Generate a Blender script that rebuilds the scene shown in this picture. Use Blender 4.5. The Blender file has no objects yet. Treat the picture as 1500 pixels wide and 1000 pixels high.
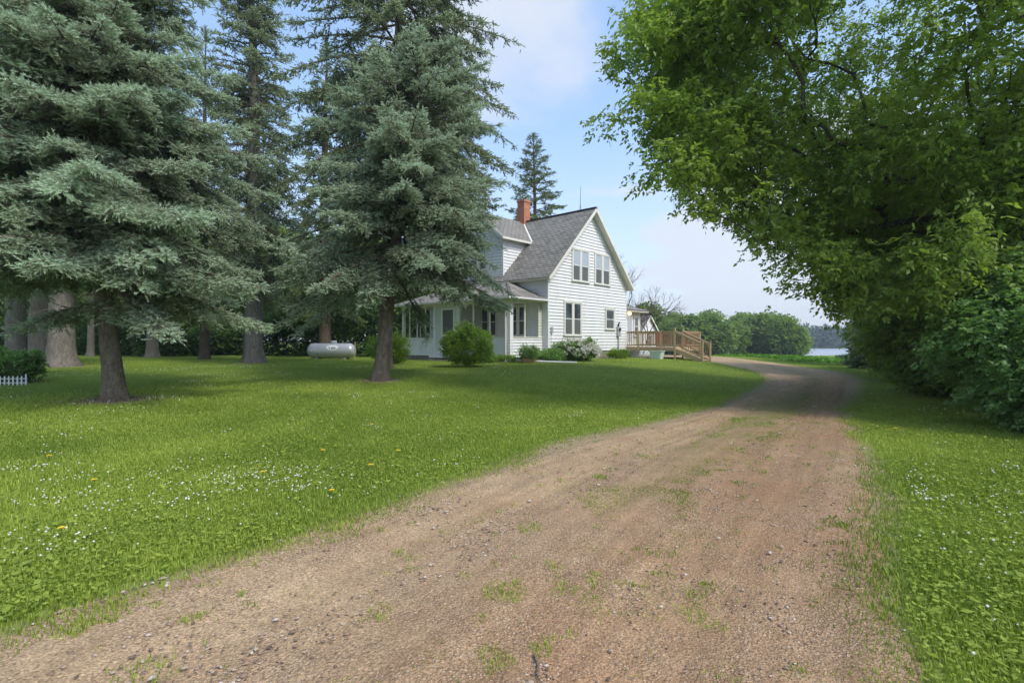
import bpy, math, random
import numpy as np
from mathutils import Vector, Matrix

SC = bpy.context.scene
COL = SC.collection
rng = np.random.default_rng(7)
random.seed(7)

# ------------------------------------------------------------------ camera, sky, sun, exposure
F = 770.0 / 1500.0
cam_d = bpy.data.cameras.new('camera')
cam_d.sensor_width = 36.0
cam_d.lens = F * 36.0
cam_d.clip_start = 0.05
cam_d.clip_end = 5000.0
cam = bpy.data.objects.new('camera', cam_d)
cam.location = (0, 0, 1.6)
cam.rotation_euler = (math.radians(90), 0, 0)
COL.objects.link(cam)
SC.camera = cam

SUN_EL = math.radians(50)
SUN_AZ = math.atan2(0.74, -0.67)           # measured from +Y towards +X
S = Vector((math.sin(SUN_AZ) * math.cos(SUN_EL), math.cos(SUN_AZ) * math.cos(SUN_EL), math.sin(SUN_EL)))
sun_d = bpy.data.lights.new('sun', 'SUN')
sun_d.energy = 1.05
sun_d.angle = math.radians(12.0)
sun_d.color = (1.0, 0.95, 0.86)
sun = bpy.data.objects.new('sun', sun_d)
sun.rotation_euler = S.to_track_quat('Z', 'Y').to_euler()
sun.location = (10, -10, 30)
COL.objects.link(sun)

W = bpy.data.worlds.new('World')
SC.world = W
W.use_nodes = True
wt = W.node_tree
wt.nodes.clear()


def wn(t, **kw):
    n = wt.nodes.new(t)
    for k, v in kw.items():
        setattr(n, k, v)
    return n


def wl(a, b):
    wt.links.new(a, b)


def wmath(op, a, b=None):
    n = wn('ShaderNodeMath', operation=op)
    for i, q in enumerate((a, b)):
        if q is None:
            continue
        if isinstance(q, (int, float)):
            n.inputs[i].default_value = q
        else:
            wl(q, n.inputs[i])
    return n.outputs[0]


sky = wn('ShaderNodeTexSky', sky_type='NISHITA')
sky.sun_disc = False
sky.sun_elevation = SUN_EL
sky.sun_rotation = SUN_AZ
sky.air_density = 1.0
sky.dust_density = 1.6
sky.ozone_density = 1.4
tc = wn('ShaderNodeTexCoord')
sep = wn('ShaderNodeSeparateXYZ')
wl(tc.outputs['Generated'], sep.inputs[0])
zz = wmath('ADD', wmath('MAXIMUM', sep.outputs[2], 0.0), 0.16)
comb = wn('ShaderNodeCombineXYZ')
wl(wmath('DIVIDE', sep.outputs[0], zz), comb.inputs[0])
wl(wmath('DIVIDE', sep.outputs[1], zz), comb.inputs[1])
noi = wn('ShaderNodeTexNoise')
noi.inputs['Scale'].default_value = 1.25
noi.inputs['Detail'].default_value = 9.0
noi.inputs['Roughness'].default_value = 0.56
noi.inputs['Distortion'].default_value = 0.35
wl(comb.outputs[0], noi.inputs['Vector'])


def blob(d, c0, c1):
    d = Vector(d).normalized()
    v = wn('ShaderNodeVectorMath', operation='DOT_PRODUCT')
    nv = wn('ShaderNodeVectorMath', operation='NORMALIZE')
    wl(tc.outputs['Generated'], nv.inputs[0])
    wl(nv.outputs[0], v.inputs[0])
    v.inputs[1].default_value = d
    m = wn('ShaderNodeMapRange', interpolation_type='SMOOTHSTEP')
    m.inputs['From Min'].default_value = c0
    m.inputs['From Max'].default_value = c1
    wl(v.outputs['Value'], m.inputs['Value'])
    return m.outputs[0]


b1 = blob((-0.08, 1, 0.68), 0.955, 1.0)
b2 = blob((0.55, 1, 0.12), 0.93, 0.995)
b3 = blob((0.20, 1, 0.42), 0.985, 1.0)
bias = wmath('ADD', wmath('MULTIPLY', b1, 0.17), wmath('ADD', wmath('MULTIPLY', b2, 0.33), wmath('MULTIPLY', b3, 0.08)))
cl = wn('ShaderNodeMapRange', interpolation_type='SMOOTHSTEP')
cl.inputs['From Min'].default_value = 0.52
cl.inputs['From Max'].default_value = 0.76
cl.inputs['To Max'].default_value = 0.85
wl(wmath('ADD', noi.outputs[0], bias), cl.inputs['Value'])
hz = wn('ShaderNodeMapRange', interpolation_type='SMOOTHSTEP')      # milky air low over the horizon
hz.inputs['From Min'].default_value = 0.42
hz.inputs['From Max'].default_value = 0.0
hz.inputs['To Max'].default_value = 0.60
wl(sep.outputs[2], hz.inputs['Value'])
fac = wmath('MAXIMUM', cl.outputs[0], hz.outputs[0])
mixc = wn('ShaderNodeMixRGB')
mixc.inputs['Color2'].default_value = (2.0, 2.12, 2.34, 1)
wl(fac, mixc.inputs['Fac'])
veil = wn('ShaderNodeMixRGB')
veil.inputs['Fac'].default_value = 0.5
veil.inputs['Color2'].default_value = (0.80, 1.22, 1.95, 1)
wl(sky.outputs[0], veil.inputs['Color1'])
wl(veil.outputs[0], mixc.inputs['Color1'])
bg = wn('ShaderNodeBackground')
bg.inputs['Strength'].default_value = 0.15
wl(mixc.outputs[0], bg.inputs['Color'])
wo = wn('ShaderNodeOutputWorld')
wl(bg.outputs[0], wo.inputs['Surface'])

SC.view_settings.view_transform = 'Standard'
SC.view_settings.look = 'None'
SC.view_settings.gamma = 1.0
SC.view_settings.exposure = 1.46
SC.view_settings.use_curve_mapping = False
SC.render.engine = 'CYCLES'
cy = SC.cycles
cy.max_bounces = 9
cy.diffuse_bounces = 6
cy.glossy_bounces = 3
cy.transmission_bounces = 7
cy.transparent_max_bounces = 8
cy.caustics_reflective = False
cy.caustics_refractive = False
cy.use_denoising = True
cy.sample_clamp_indirect = 6.0


# ------------------------------------------------------------------ helpers
def ss(a, b, x):
    t = np.clip((np.asarray(x, float) - a) / (b - a), 0, 1)
    return t * t * (3 - 2 * t)


def nrm(v):
    return v / np.maximum(np.linalg.norm(v, axis=-1, keepdims=True), 1e-9)


def vnoise(P, scale=1.0, seed=0.0):
    P = np.asarray(P, float) * scale + seed * 17.31
    if P.shape[-1] == 2:
        P = np.concatenate([P, np.full(P.shape[:-1] + (1,), 0.37)], -1)
    ip = np.floor(P)
    f = P - ip
    f = f * f * (3 - 2 * f)
    out = 0
    for i in (0, 1):
        for j in (0, 1):
            for k in (0, 1):
                q = ip + (i, j, k)
                h = np.sin(q[..., 0] * 127.1 + q[..., 1] * 311.7 + q[..., 2] * 74.7 + seed * 3.1) * 43758.5453
                h = h - np.floor(h)
                w = (f[..., 0] if i else 1 - f[..., 0]) * (f[..., 1] if j else 1 - f[..., 1]) * (f[..., 2] if k else 1 - f[..., 2])
                out = out + h * w
    return out


def fbm(P, scale, seed=0, n=3):
    a, t, o = 1.0, 0.0, 0
    for i in range(n):
        o = o + a * vnoise(P, scale * 2 ** i, seed + i * 5.7)
        t += a
        a *= 0.5
    return o / t


def tag(o, label=None, cat=None, group=None, kind=None):
    if label: o['label'] = label
    if cat: o['category'] = cat
    if group: o['group'] = group
    if kind: o['kind'] = kind
    return o


def np_mesh(name, V, faces, attrs=None, smooth=False):
    V = np.ascontiguousarray(V, np.float32).reshape(-1, 3)
    me = bpy.data.meshes.new(name)
    me.vertices.add(len(V))
    me.vertices.foreach_set('co', V.ravel())
    loops = np.concatenate([np.asarray(f, np.int32).ravel() for f in faces])
    tot = np.concatenate([np.full(len(f), np.asarray(f).shape[1], np.int32) for f in faces])
    start = np.concatenate([[0], np.cumsum(tot)[:-1]]).astype(np.int32)
    me.loops.add(len(loops))
    me.loops.foreach_set('vertex_index', loops)
    me.polygons.add(len(tot))
    me.polygons.foreach_set('loop_start', start)
    if smooth:
        me.polygons.foreach_set('use_smooth', np.ones(len(tot), bool))
    for k, a in (attrs or {}).items():
        at = me.attributes.new(k, 'FLOAT', 'POINT')
        at.data.foreach_set('value', np.ascontiguousarray(a, np.float32).ravel())
    me.update(calc_edges=True)
    return me


def link(name, me, mat=None, parent=None, loc=None):
    o = bpy.data.objects.new(name, me)
    COL.objects.link(o)
    if mat is not None:
        me.materials.append(mat)
    if parent is not None:
        o.parent = parent
    if loc is not None:
        o.location = loc
    return o


def empty(name, loc, rz=0.0):
    o = bpy.data.objects.new(name, None)
    o.empty_display_size = 0.3
    COL.objects.link(o)
    o.location = loc
    o.rotation_euler = (0, 0, rz)
    return o


def copy_tree(root, loc, rz=0.0, sc=1.0, name=None):
    r = root.copy()
    COL.objects.link(r)
    r.location = loc
    r.rotation_euler = (0, 0, rz)
    r.scale = sc if isinstance(sc, tuple) else (sc, sc, sc)
    for ch in list(root.children):
        c = ch.copy()
        COL.objects.link(c)
        c.parent = r
        for g in list(ch.children):
            d = g.copy()
            COL.objects.link(d)
            d.parent = c
    return r


class MB:
    """collects polygons, builds one mesh"""
    def __init__(self):
        self.v, self.f = [], []

    def poly(self, *pts):
        b = len(self.v)
        self.v += [tuple(p) for p in pts]
        self.f.append(tuple(range(b, b + len(pts))))
        return self

    def box(self, a, b):
        x0, x1 = sorted((a[0], b[0])); y0, y1 = sorted((a[1], b[1])); z0, z1 = sorted((a[2], b[2]))
        n = len(self.v)
        self.v += [(x0, y0, z0), (x1, y0, z0), (x1, y1, z0), (x0, y1, z0), (x0, y0, z1), (x1, y0, z1), (x1, y1, z1), (x0, y1, z1)]
        for q in ((0, 3, 2, 1), (4, 5, 6, 7), (0, 1, 5, 4), (1, 2, 6, 5), (2, 3, 7, 6), (3, 0, 4, 7)):
            self.f.append(tuple(n + i for i in q))
        return self

    def slab(self, pts, t):
        """pts: top polygon; extruded down its normal by t"""
        P = [Vector(p) for p in pts]
        n = (P[1] - P[0]).cross(P[2] - P[0]).normalized()
        if n.z < 0:
            P.reverse()
            n = -n
        Q = [p - n * t for p in P]
        b = len(self.v)
        k = len(P)
        self.v += [tuple(p) for p in P] + [tuple(p) for p in Q]
        self.f.append(tuple(range(b, b + k)))
        self.f.append(tuple(range(b + 2 * k - 1, b + k - 1, -1)))
        for i in range(k):
            j = (i + 1) % k
            self.f.append((b + i, b + k + i, b + k + j, b + j))
        return self

    def bar(self, p, q, w, h, up=(0, 0, 1)):
        p, q = Vector(p), Vector(q)
        d = (q - p).normalized()
        s = d.cross(Vector(up))
        if s.length < 1e-4:
            s = d.cross(Vector((1, 0, 0)))
        s.normalize()
        u = s.cross(d)
        b = len(self.v)
        for c in (p, q):
            for a, e in ((-1, -1), (1, -1), (1, 1), (-1, 1)):
                self.v.append(tuple(c + s * (a * w / 2) + u * (e * h / 2)))
        for f in ((0, 1, 2, 3), (7, 6, 5, 4), (0, 4, 5, 1), (1, 5, 6, 2), (2, 6, 7, 3), (3, 7, 4, 0)):
            self.f.append(tuple(b + i for i in f))
        return self

    def tube(self, pts, r, n=8, cap=True):
        P = [Vector(p) for p in pts]
        R = r if isinstance(r, (list, tuple)) else [r] * len(P)
        b = len(self.v)
        for i, p in enumerate(P):
            d = (P[min(i + 1, len(P) - 1)] - P[max(i - 1, 0)]).normalized()
            s = d.cross(Vector((0.31, 0.77, 0.56))).normalized()
            u = s.cross(d)
            for k in range(n):
                a = 2 * math.pi * k / n
                self.v.append(tuple(p + (s * math.cos(a) + u * math.sin(a)) * R[i]))
        for i in range(len(P) - 1):
            for k in range(n):
                m = (k + 1) % n
                self.f.append((b + i * n + k, b + i * n + m, b + (i + 1) * n + m, b + (i + 1) * n + k))
        if cap:
            self.f.append(tuple(b + k for k in range(n))[::-1])
            self.f.append(tuple(b + (len(P) - 1) * n + k for k in range(n)))
        return self

    def siding(self, O, H, N, z0, z1, lo, hi, c=0.18, lap=0.042):
        """lapped boards on the plane through O with horizontal axis H and outward normal N; lo/hi(z) give the extent"""
        O, H, N = Vector(O), Vector(H), Vector(N)
        lo = lo if callable(lo) else (lambda z, a=lo: a)
        hi = hi if callable(hi) else (lambda z, a=hi: a)
        Z = Vector((0, 0, 1))
        z = z0
        while z < z1 - 1e-4:
            zt = min(z + c, z1)
            a0, b0, a1, b1 = lo(z), hi(z), lo(zt), hi(zt)
            if b0 - a0 > 0.02:
                if b1 < a1:
                    a1 = b1 = (a1 + b1) / 2
                p = [O + H * a0 + N * lap + Z * z, O + H * b0 + N * lap + Z * z, O + H * b1 + N * 0.003 + Z * zt, O + H * a1 + N * 0.003 + Z * zt]
                self.poly(*p)
                self.poly(O + H * a0 + N * -0.01 + Z * z, O + H * b0 + N * -0.01 + Z * z, p[1], p[0])
            z = zt
        return self

    def build(self, name, mat, parent=None, smooth=False, bevel=0.0, loc=None):
        me = bpy.data.meshes.new(name)
        me.from_pydata(self.v, [], self.f)
        if smooth:
            me.polygons.foreach_set('use_smooth', np.ones(len(me.polygons), bool))
        me.update()
        o = link(name, me, mat, parent, loc)
        if bevel:
            m = o.modifiers.new('bevel', 'BEVEL')
            m.width = bevel
            m.segments = 2
            m.limit_method = 'ANGLE'
        return o


class Pieces:
    """like MB, but every call links a part of its own"""
    def __init__(self, name, mat, parent, bevel=0.0):
        self.a = (name, mat, parent)
        self.bevel = bevel

    def __getattr__(self, k):
        def f(*a, **kw):
            o = getattr(MB(), k)(*a, **kw).build(*self.a, bevel=self.bevel)
            return self
        return f


# ------------------------------------------------------------------ materials
def new_mat(name):
    m = bpy.data.materials.new(name)
    m.use_nodes = True
    t = m.node_tree
    t.nodes.clear()
    return m, t


class NT:
    def __init__(self, name):
        self.m, self.t = new_mat(name)

    def n(self, typ, ins=None, **kw):
        nd = self.t.nodes.new(typ)
        for k, v in kw.items():
            setattr(nd, k, v)
        for k, v in (ins or {}).items():
            self.put(v, nd.inputs[k])
        return nd

    def put(self, v, sock):
        if hasattr(v, 'is_output') or isinstance(v, bpy.types.NodeSocket):
            self.t.links.new(v, sock)
        else:
            if isinstance(v, tuple) and len(v) == 3 and sock.type == 'RGBA':
                v = v + (1,)
            sock.default_value = v

    def pos(self):
        return self.n('ShaderNodeNewGeometry').outputs['Position']

    def obj(self):
        return self.n('ShaderNodeTexCoord').outputs['Object']

    def noise(self, vec, scale, detail=4, rough=0.55, out='Fac', dist=0.0):
        return self.n('ShaderNodeTexNoise', {'Vector': vec, 'Scale': scale, 'Detail': detail, 'Roughness': rough, 'Distortion': dist}).outputs[out]

    def ramp(self, fac, stops, interp='LINEAR'):
        r = self.n('ShaderNodeValToRGB', {'Fac': fac})
        e = r.color_ramp.elements
        r.color_ramp.interpolation = interp
        while len(e) > 1:
            e.remove(e[-1])
        for i, (p, c) in enumerate(stops):
            if isinstance(c, (int, float)):
                c = (c, c, c)
            el = e[0] if i == 0 else e.new(p)
            el.position = p
            el.color = tuple(c) + (1,)
        return r.outputs['Color']

    def mix(self, fac, a, b, blend='MIX'):
        return self.n('ShaderNodeMixRGB', {'Fac': fac, 'Color1': a, 'Color2': b}, blend_type=blend).outputs[0]

    def math(self, op, a, b=0.0):
        return self.n('ShaderNodeMath', {0: a, 1: b}, operation=op).outputs[0]

    def scale(self, vec, s):
        return self.n('ShaderNodeMapping', {'Vector': vec, 'Scale': s}).outputs[0]

    def bump(self, h, strength=0.4, dist=0.02):
        return self.n('ShaderNodeBump', {'Height': h, 'Strength': strength, 'Distance': dist}).outputs[0]

    def out(self, shader):
        self.n('ShaderNodeOutputMaterial', {'Surface': shader})
        return self.m

    def principled(self, **kw):
        names = {'base': 'Base Color', 'rough': 'Roughness', 'metal': 'Metallic', 'normal': 'Normal', 'spec': 'Specular IOR Level'}
        return self.n('ShaderNodeBsdfPrincipled', {names.get(k, k): v for k, v in kw.items()}).outputs[0]


def leaf_mat(name, c0, c1, trans=0.35, rough=0.5, tcol=None, spec=0.35, patch=None, brown=None):
    b = NT(name)
    a = b.n('ShaderNodeAttribute', attribute_name='tint').outputs['Fac']
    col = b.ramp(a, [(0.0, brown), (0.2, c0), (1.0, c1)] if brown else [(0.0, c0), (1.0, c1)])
    if patch:
        col = b.mix(b.ramp(b.noise(b.pos(), patch[0], 3), [(0.4, 0.0), (0.65, 1.0)]), col, b.mix(1.0, col, patch[1], 'MULTIPLY'))
    p = b.principled(base=col, rough=rough, spec=spec)
    tc_ = b.mix(1.0, col, tcol or (1.25, 1.35, 0.6), 'MULTIPLY')
    t = b.n('ShaderNodeBsdfTranslucent', {'Color': tc_}).outputs[0]
    return b.out(b.n('ShaderNodeMixShader', {0: trans, 1: p, 2: t}).outputs[0])


def bark_mat(name, c0, c1, sc=1.0, red=(0.10, 0.05, 0.03)):
    b = NT(name)
    v = b.obj()
    vs = b.scale(v, (7 * sc, 7 * sc, 1.9 * sc))
    n1 = b.noise(vs, 2.2, 6, 0.65, dist=0.8)
    vo = b.n('ShaderNodeTexVoronoi', {'Vector': b.scale(v, (30 * sc, 30 * sc, 13.0 * sc)), 'Scale': 1.0}, feature='DISTANCE_TO_EDGE').outputs[0]
    crack = b.ramp(b.math('ADD', vo, b.math('MULTIPLY', b.noise(v, 22 * sc, 3), 0.25)), [(0.08, 0.0), (0.34, 1.0)])
    col = b.ramp(n1, [(0.3, c0), (0.7, c1)])
    col = b.mix(b.ramp(b.noise(v, 1.1 * sc, 3), [(0.45, 0.0), (0.75, 0.55)]), col, red)
    col = b.mix(b.math('MULTIPLY', b.math('SUBTRACT', 1.0, crack), 0.5), col, tuple(x * 0.45 for x in c0))
    h = b.math('ADD', b.math('MULTIPLY', crack, 0.6), n1)
    return b.out(b.principled(base=col, rough=0.92, spec=0.15, normal=b.bump(h, 0.8, 0.02)))


M = {}
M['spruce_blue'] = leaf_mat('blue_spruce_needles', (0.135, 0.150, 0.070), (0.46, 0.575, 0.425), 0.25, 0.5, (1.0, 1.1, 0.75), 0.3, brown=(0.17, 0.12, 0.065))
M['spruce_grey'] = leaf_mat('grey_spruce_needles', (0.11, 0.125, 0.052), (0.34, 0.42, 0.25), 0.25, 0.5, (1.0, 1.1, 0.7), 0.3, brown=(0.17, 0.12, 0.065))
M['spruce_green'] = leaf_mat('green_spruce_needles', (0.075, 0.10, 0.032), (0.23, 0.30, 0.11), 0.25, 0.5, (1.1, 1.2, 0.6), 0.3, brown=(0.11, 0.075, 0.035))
M['leaf_ash'] = leaf_mat('broad_leaf_bright', (0.165, 0.245, 0.045), (0.34, 0.45, 0.095), 0.5, 0.42, (1.2, 1.3, 0.7), 0.4)
M['leaf_bush'] = leaf_mat('broad_leaf_cool', (0.12, 0.205, 0.055), (0.26, 0.41, 0.13), 0.4, 0.45, (1.15, 1.35, 0.7), 0.4)
M['leaf_shrub'] = leaf_mat('shrub_leaf', (0.10, 0.19, 0.022), (0.27, 0.41, 0.05), 0.35, 0.45, (1.3, 1.4, 0.5), 0.35)
M['leaf_wood'] = leaf_mat('woodland_leaf', (0.10, 0.16, 0.04), (0.26, 0.36, 0.085), 0.4, 0.55, (1.3, 1.4, 0.5), 0.25)
M['leaf_dark'] = leaf_mat('understory_leaf', (0.03, 0.065, 0.016), (0.11, 0.19, 0.03), 0.35, 0.55, (1.3, 1.5, 0.5), 0.25)
M['leaf_far'] = leaf_mat('far_wood_leaf', (0.045, 0.085, 0.045), (0.09, 0.145, 0.085), 0.2, 0.6, None, 0.2)
M['grass'] = leaf_mat('grass_blade', (0.16, 0.24, 0.026), (0.42, 0.50, 0.085), 0.35, 0.45, (1.15, 1.2, 0.75), 0.3)
M['crop'] = leaf_mat('crop_leaf', (0.07, 0.18, 0.015), (0.15, 0.30, 0.03), 0.35, 0.5, None, 0.3)
M['petal'] = leaf_mat('white_petal', (0.68, 0.66, 0.58), (0.86, 0.86, 0.82), 0.25, 0.6, (1, 1, 0.95), 0.2)
M['bark_spruce'] = bark_mat('spruce_bark', (0.10, 0.080, 0.060), (0.29, 0.245, 0.19))
M['bark_old'] = bark_mat('old_spruce_bark', (0.12, 0.106, 0.090), (0.31, 0.28, 0.24), 0.8, (0.15, 0.12, 0.095))
M['bark_dark'] = bark_mat('dark_bark', (0.07, 0.054, 0.042), (0.19, 0.15, 0.115))
M['bark_grey'] = bark_mat('grey_bark', (0.05, 0.045, 0.04), (0.13, 0.12, 0.10))


# ------------------------------------------------------------------ drive and terrain
LE = np.array([(-9.4, -6.0), (-5.9, -1.5), (-4.2, 0.8), (-2.76, 2.83), (-2.0, 3.85), (-1.45, 4.75), (-0.7, 5.8), (0.48, 7.47), (2.5, 9.9), (5.0, 13.0), (8.3, 17.6), (10.9, 22.0), (12.2, 26.3), (12.2, 30.5), (11.0, 35.0), (9.0, 40.0), (7, 46)], float)
RE = np.array([(-4.6, -9.0), (-1.3, -3.0), (0.2, -0.6), (1.55, 1.9), (2.25, 3.1), (2.9, 4.2), (3.75, 5.5), (5.0, 7.6), (6.4, 10.0), (8.5, 13.6), (11.8, 18.6), (14.8, 23.6), (17.0, 28.6), (17.6, 33.5), (17.0, 38.5), (16.0, 44.0), (15, 50)], float)


def catmull(P, k):
    out = []
    n = len(P)
    for i in range(n - 1):
        p0, p1, p2, p3 = P[max(i - 1, 0)], P[i], P[i + 1], P[min(i + 2, n - 1)]
        t = np.linspace(0, 1, k, endpoint=False)[:, None]
        out.append(0.5 * (2 * p1 + (p2 - p0) * t + (2 * p0 - 5 * p1 + 4 * p2 - p3) * t ** 2 + (3 * p1 - p0 - 3 * p2 + p3) * t ** 3))
    out.append(P[-1:])
    return np.concatenate(out)


DL, DR = catmull(LE, 14), catmull(RE, 14)
_n = nrm(DR - DL)
DL = DL + _n * (0.16 + 0.30 * ss(6.5, 11, DL[:, 1]) * (1 - ss(24, 30, DL[:, 1])))[:, None]
DR = DR - _n * 0.14
DC = (DL + DR) / 2
DN = nrm(DR - DL)
DH = np.linalg.norm(DR - DL, axis=1) / 2


def drive_dist(XY):
    """signed distance to the drive's edge (negative inside), lateral offset, index"""
    XY = np.asarray(XY, float).reshape(-1, 2)
    e = np.empty(len(XY)); lat = np.empty(len(XY)); idx = np.empty(len(XY), int)
    for a in range(0, len(XY), 20000):
        q = XY[a:a + 20000]
        d2 = ((q[:, None, 0] - DC[None, :, 0]) ** 2 + (q[:, None, 1] - DC[None, :, 1]) ** 2)
        i = d2.argmin(1)
        l = ((q - DC[i]) * DN[i]).sum(1)
        dist = np.sqrt(d2[np.arange(len(q)), i])
        lat[a:a + 20000] = l
        e[a:a + 20000] = np.where(np.abs(l) > 0.97 * dist, np.abs(l), dist) - DH[i]
        idx[a:a + 20000] = i
    return e, lat, idx


def terrain(x, y):
    x = np.asarray(x, float); y = np.asarray(y, float)
    sd = (x - 0.48) * -0.78 + (y - 7.47) * 0.62
    z = 0.52 * ss(0.2, 9.5, sd) * ss(4.5, 22, y) * (1 - ss(46, 72, y) * ss(-12, 8, x))
    P = np.stack([x, y], -1)
    z = z + (vnoise(P, 0.13, 3) - 0.5) * 0.12 * ss(0.5, 4, np.abs(sd - 0)) + (vnoise(P, 0.6, 9) - 0.5) * 0.03
    right = ss(-10, 25, x)
    fall = np.clip(y - 33, 0, 121) * 0.0200 * ss(4, 22, x)
    z = z - fall
    z = z - 3.6 * ss(146, 176, y) * right * (1 - ss(345, 372, y))
    z = z + 6.0 * ss(352, 520, y) * right
    return z


def tz(x, y):
    return float(terrain(np.array([x]), np.array([y]))[0])


def at(px, y):
    """ground point under pixel column px at depth y"""
    x = (px - 750.0) / 770.0 * y
    return x, y, tz(x, y)


TRUNKS = []     # (x, y, bare radius)
BARE = [(-9.35, 12.4, 0.75), (-4.15, 16.7, 0.7), (-13.0, 26.0, 1.0), (-19.8, 23.0, 1.4), (-23.4, 26.0, 1.4), (-28.2, 30.0, 1.4), (-12.4, 11.8, 0.5)]


def build_terrain():
    rad = np.concatenate([np.linspace(0.4, 8, 46), 8 * (2600 / 8) ** np.linspace(0, 1, 175)[1:]])
    th = np.concatenate([np.linspace(-52, 52, 330), np.linspace(52, 308, 110)[1:-1]]) * math.pi / 180
    R, T = np.meshgrid(rad, th, indexing='ij')
    X, Y = R * np.sin(T), R * np.cos(T)
    Z = terrain(X, Y)
    e, lat, idx = drive_dist(np.stack([X.ravel(), Y.ravel()], 1))
    e = e.reshape(X.shape)
    Z = Z - 0.06 * ss(-0.50, -1.0, e)
    bare = np.zeros_like(X)
    for bx, by, br in BARE:
        d = np.hypot(X - bx, (Y - by))
        bare = np.maximum(bare, ss(br * 1.25, br * 0.5, d + (fbm(np.stack([X, Y], -1), 1.7, 4) - .5) * 0.8))
    bare = np.maximum(bare, ss(0.22, -0.15, e + (fbm(np.stack([X, Y], -1), 1.3, 4) - .5) * 0.5) * 0.9)
    nr, nt = X.shape
    V = np.concatenate([np.stack([X, Y, Z], -1).reshape(-1, 3), [[0, 0, tz(0, 0) - 0.05]]])
    i = np.arange(nr - 1)[:, None] * nt
    j = np.arange(nt)[None, :]
    j2 = (j + 1) % nt
    Q = np.stack([i + j, i + nt + j, i + nt + j2, i + j2], -1).reshape(-1, 4)[:, ::-1]
    c = len(V) - 1
    T3 = np.stack([np.full(nt, c), np.arange(nt), (np.arange(nt) + 1) % nt], -1)[:, ::-1]
    me = np_mesh('lawn', V, [Q, T3], {'bare': np.append(bare.ravel(), 0.9)}, smooth=True)
    b = NT('lawn_ground')
    p = b.pos()
    n1 = b.noise(p, 0.35, 5, 0.6)
    n2 = b.noise(b.scale(p, (1, 1, 1)), 9.0, 5, 0.7)
    n3 = b.noise(p, 45.0, 3, 0.7)
    col = b.ramp(n1, [(0.32, (0.13, 0.20, 0.028)), (0.7, (0.22, 0.29, 0.05))])
    col = b.mix(b.ramp(n2, [(0.35, 0.0), (0.75, 0.5)]), col, (0.055, 0.10, 0.012))
    col = b.mix(b.ramp(n3, [(0.4, 0.0), (0.8, 0.5)]), col, (0.19, 0.24, 0.05))
    soil = b.ramp(b.noise(p, 14, 5, 0.7), [(0.3, (0.24, 0.175, 0.11)), (0.75, (0.44, 0.33, 0.21))])
    a = b.n('ShaderNodeAttribute', attribute_name='bare').outputs['Fac']
    col = b.mix(a, col, soil)
    h = b.math('ADD', n3, n2)
    m = b.out(b.principled(base=col, rough=0.95, spec=0.1, normal=b.bump(h, 0.6, 0.03)))
    o = link('lawn', me, m)
    tag(o, 'mown green lawn running from the gravel drive to the house and the lake', kind='structure')


build_terrain()


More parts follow.
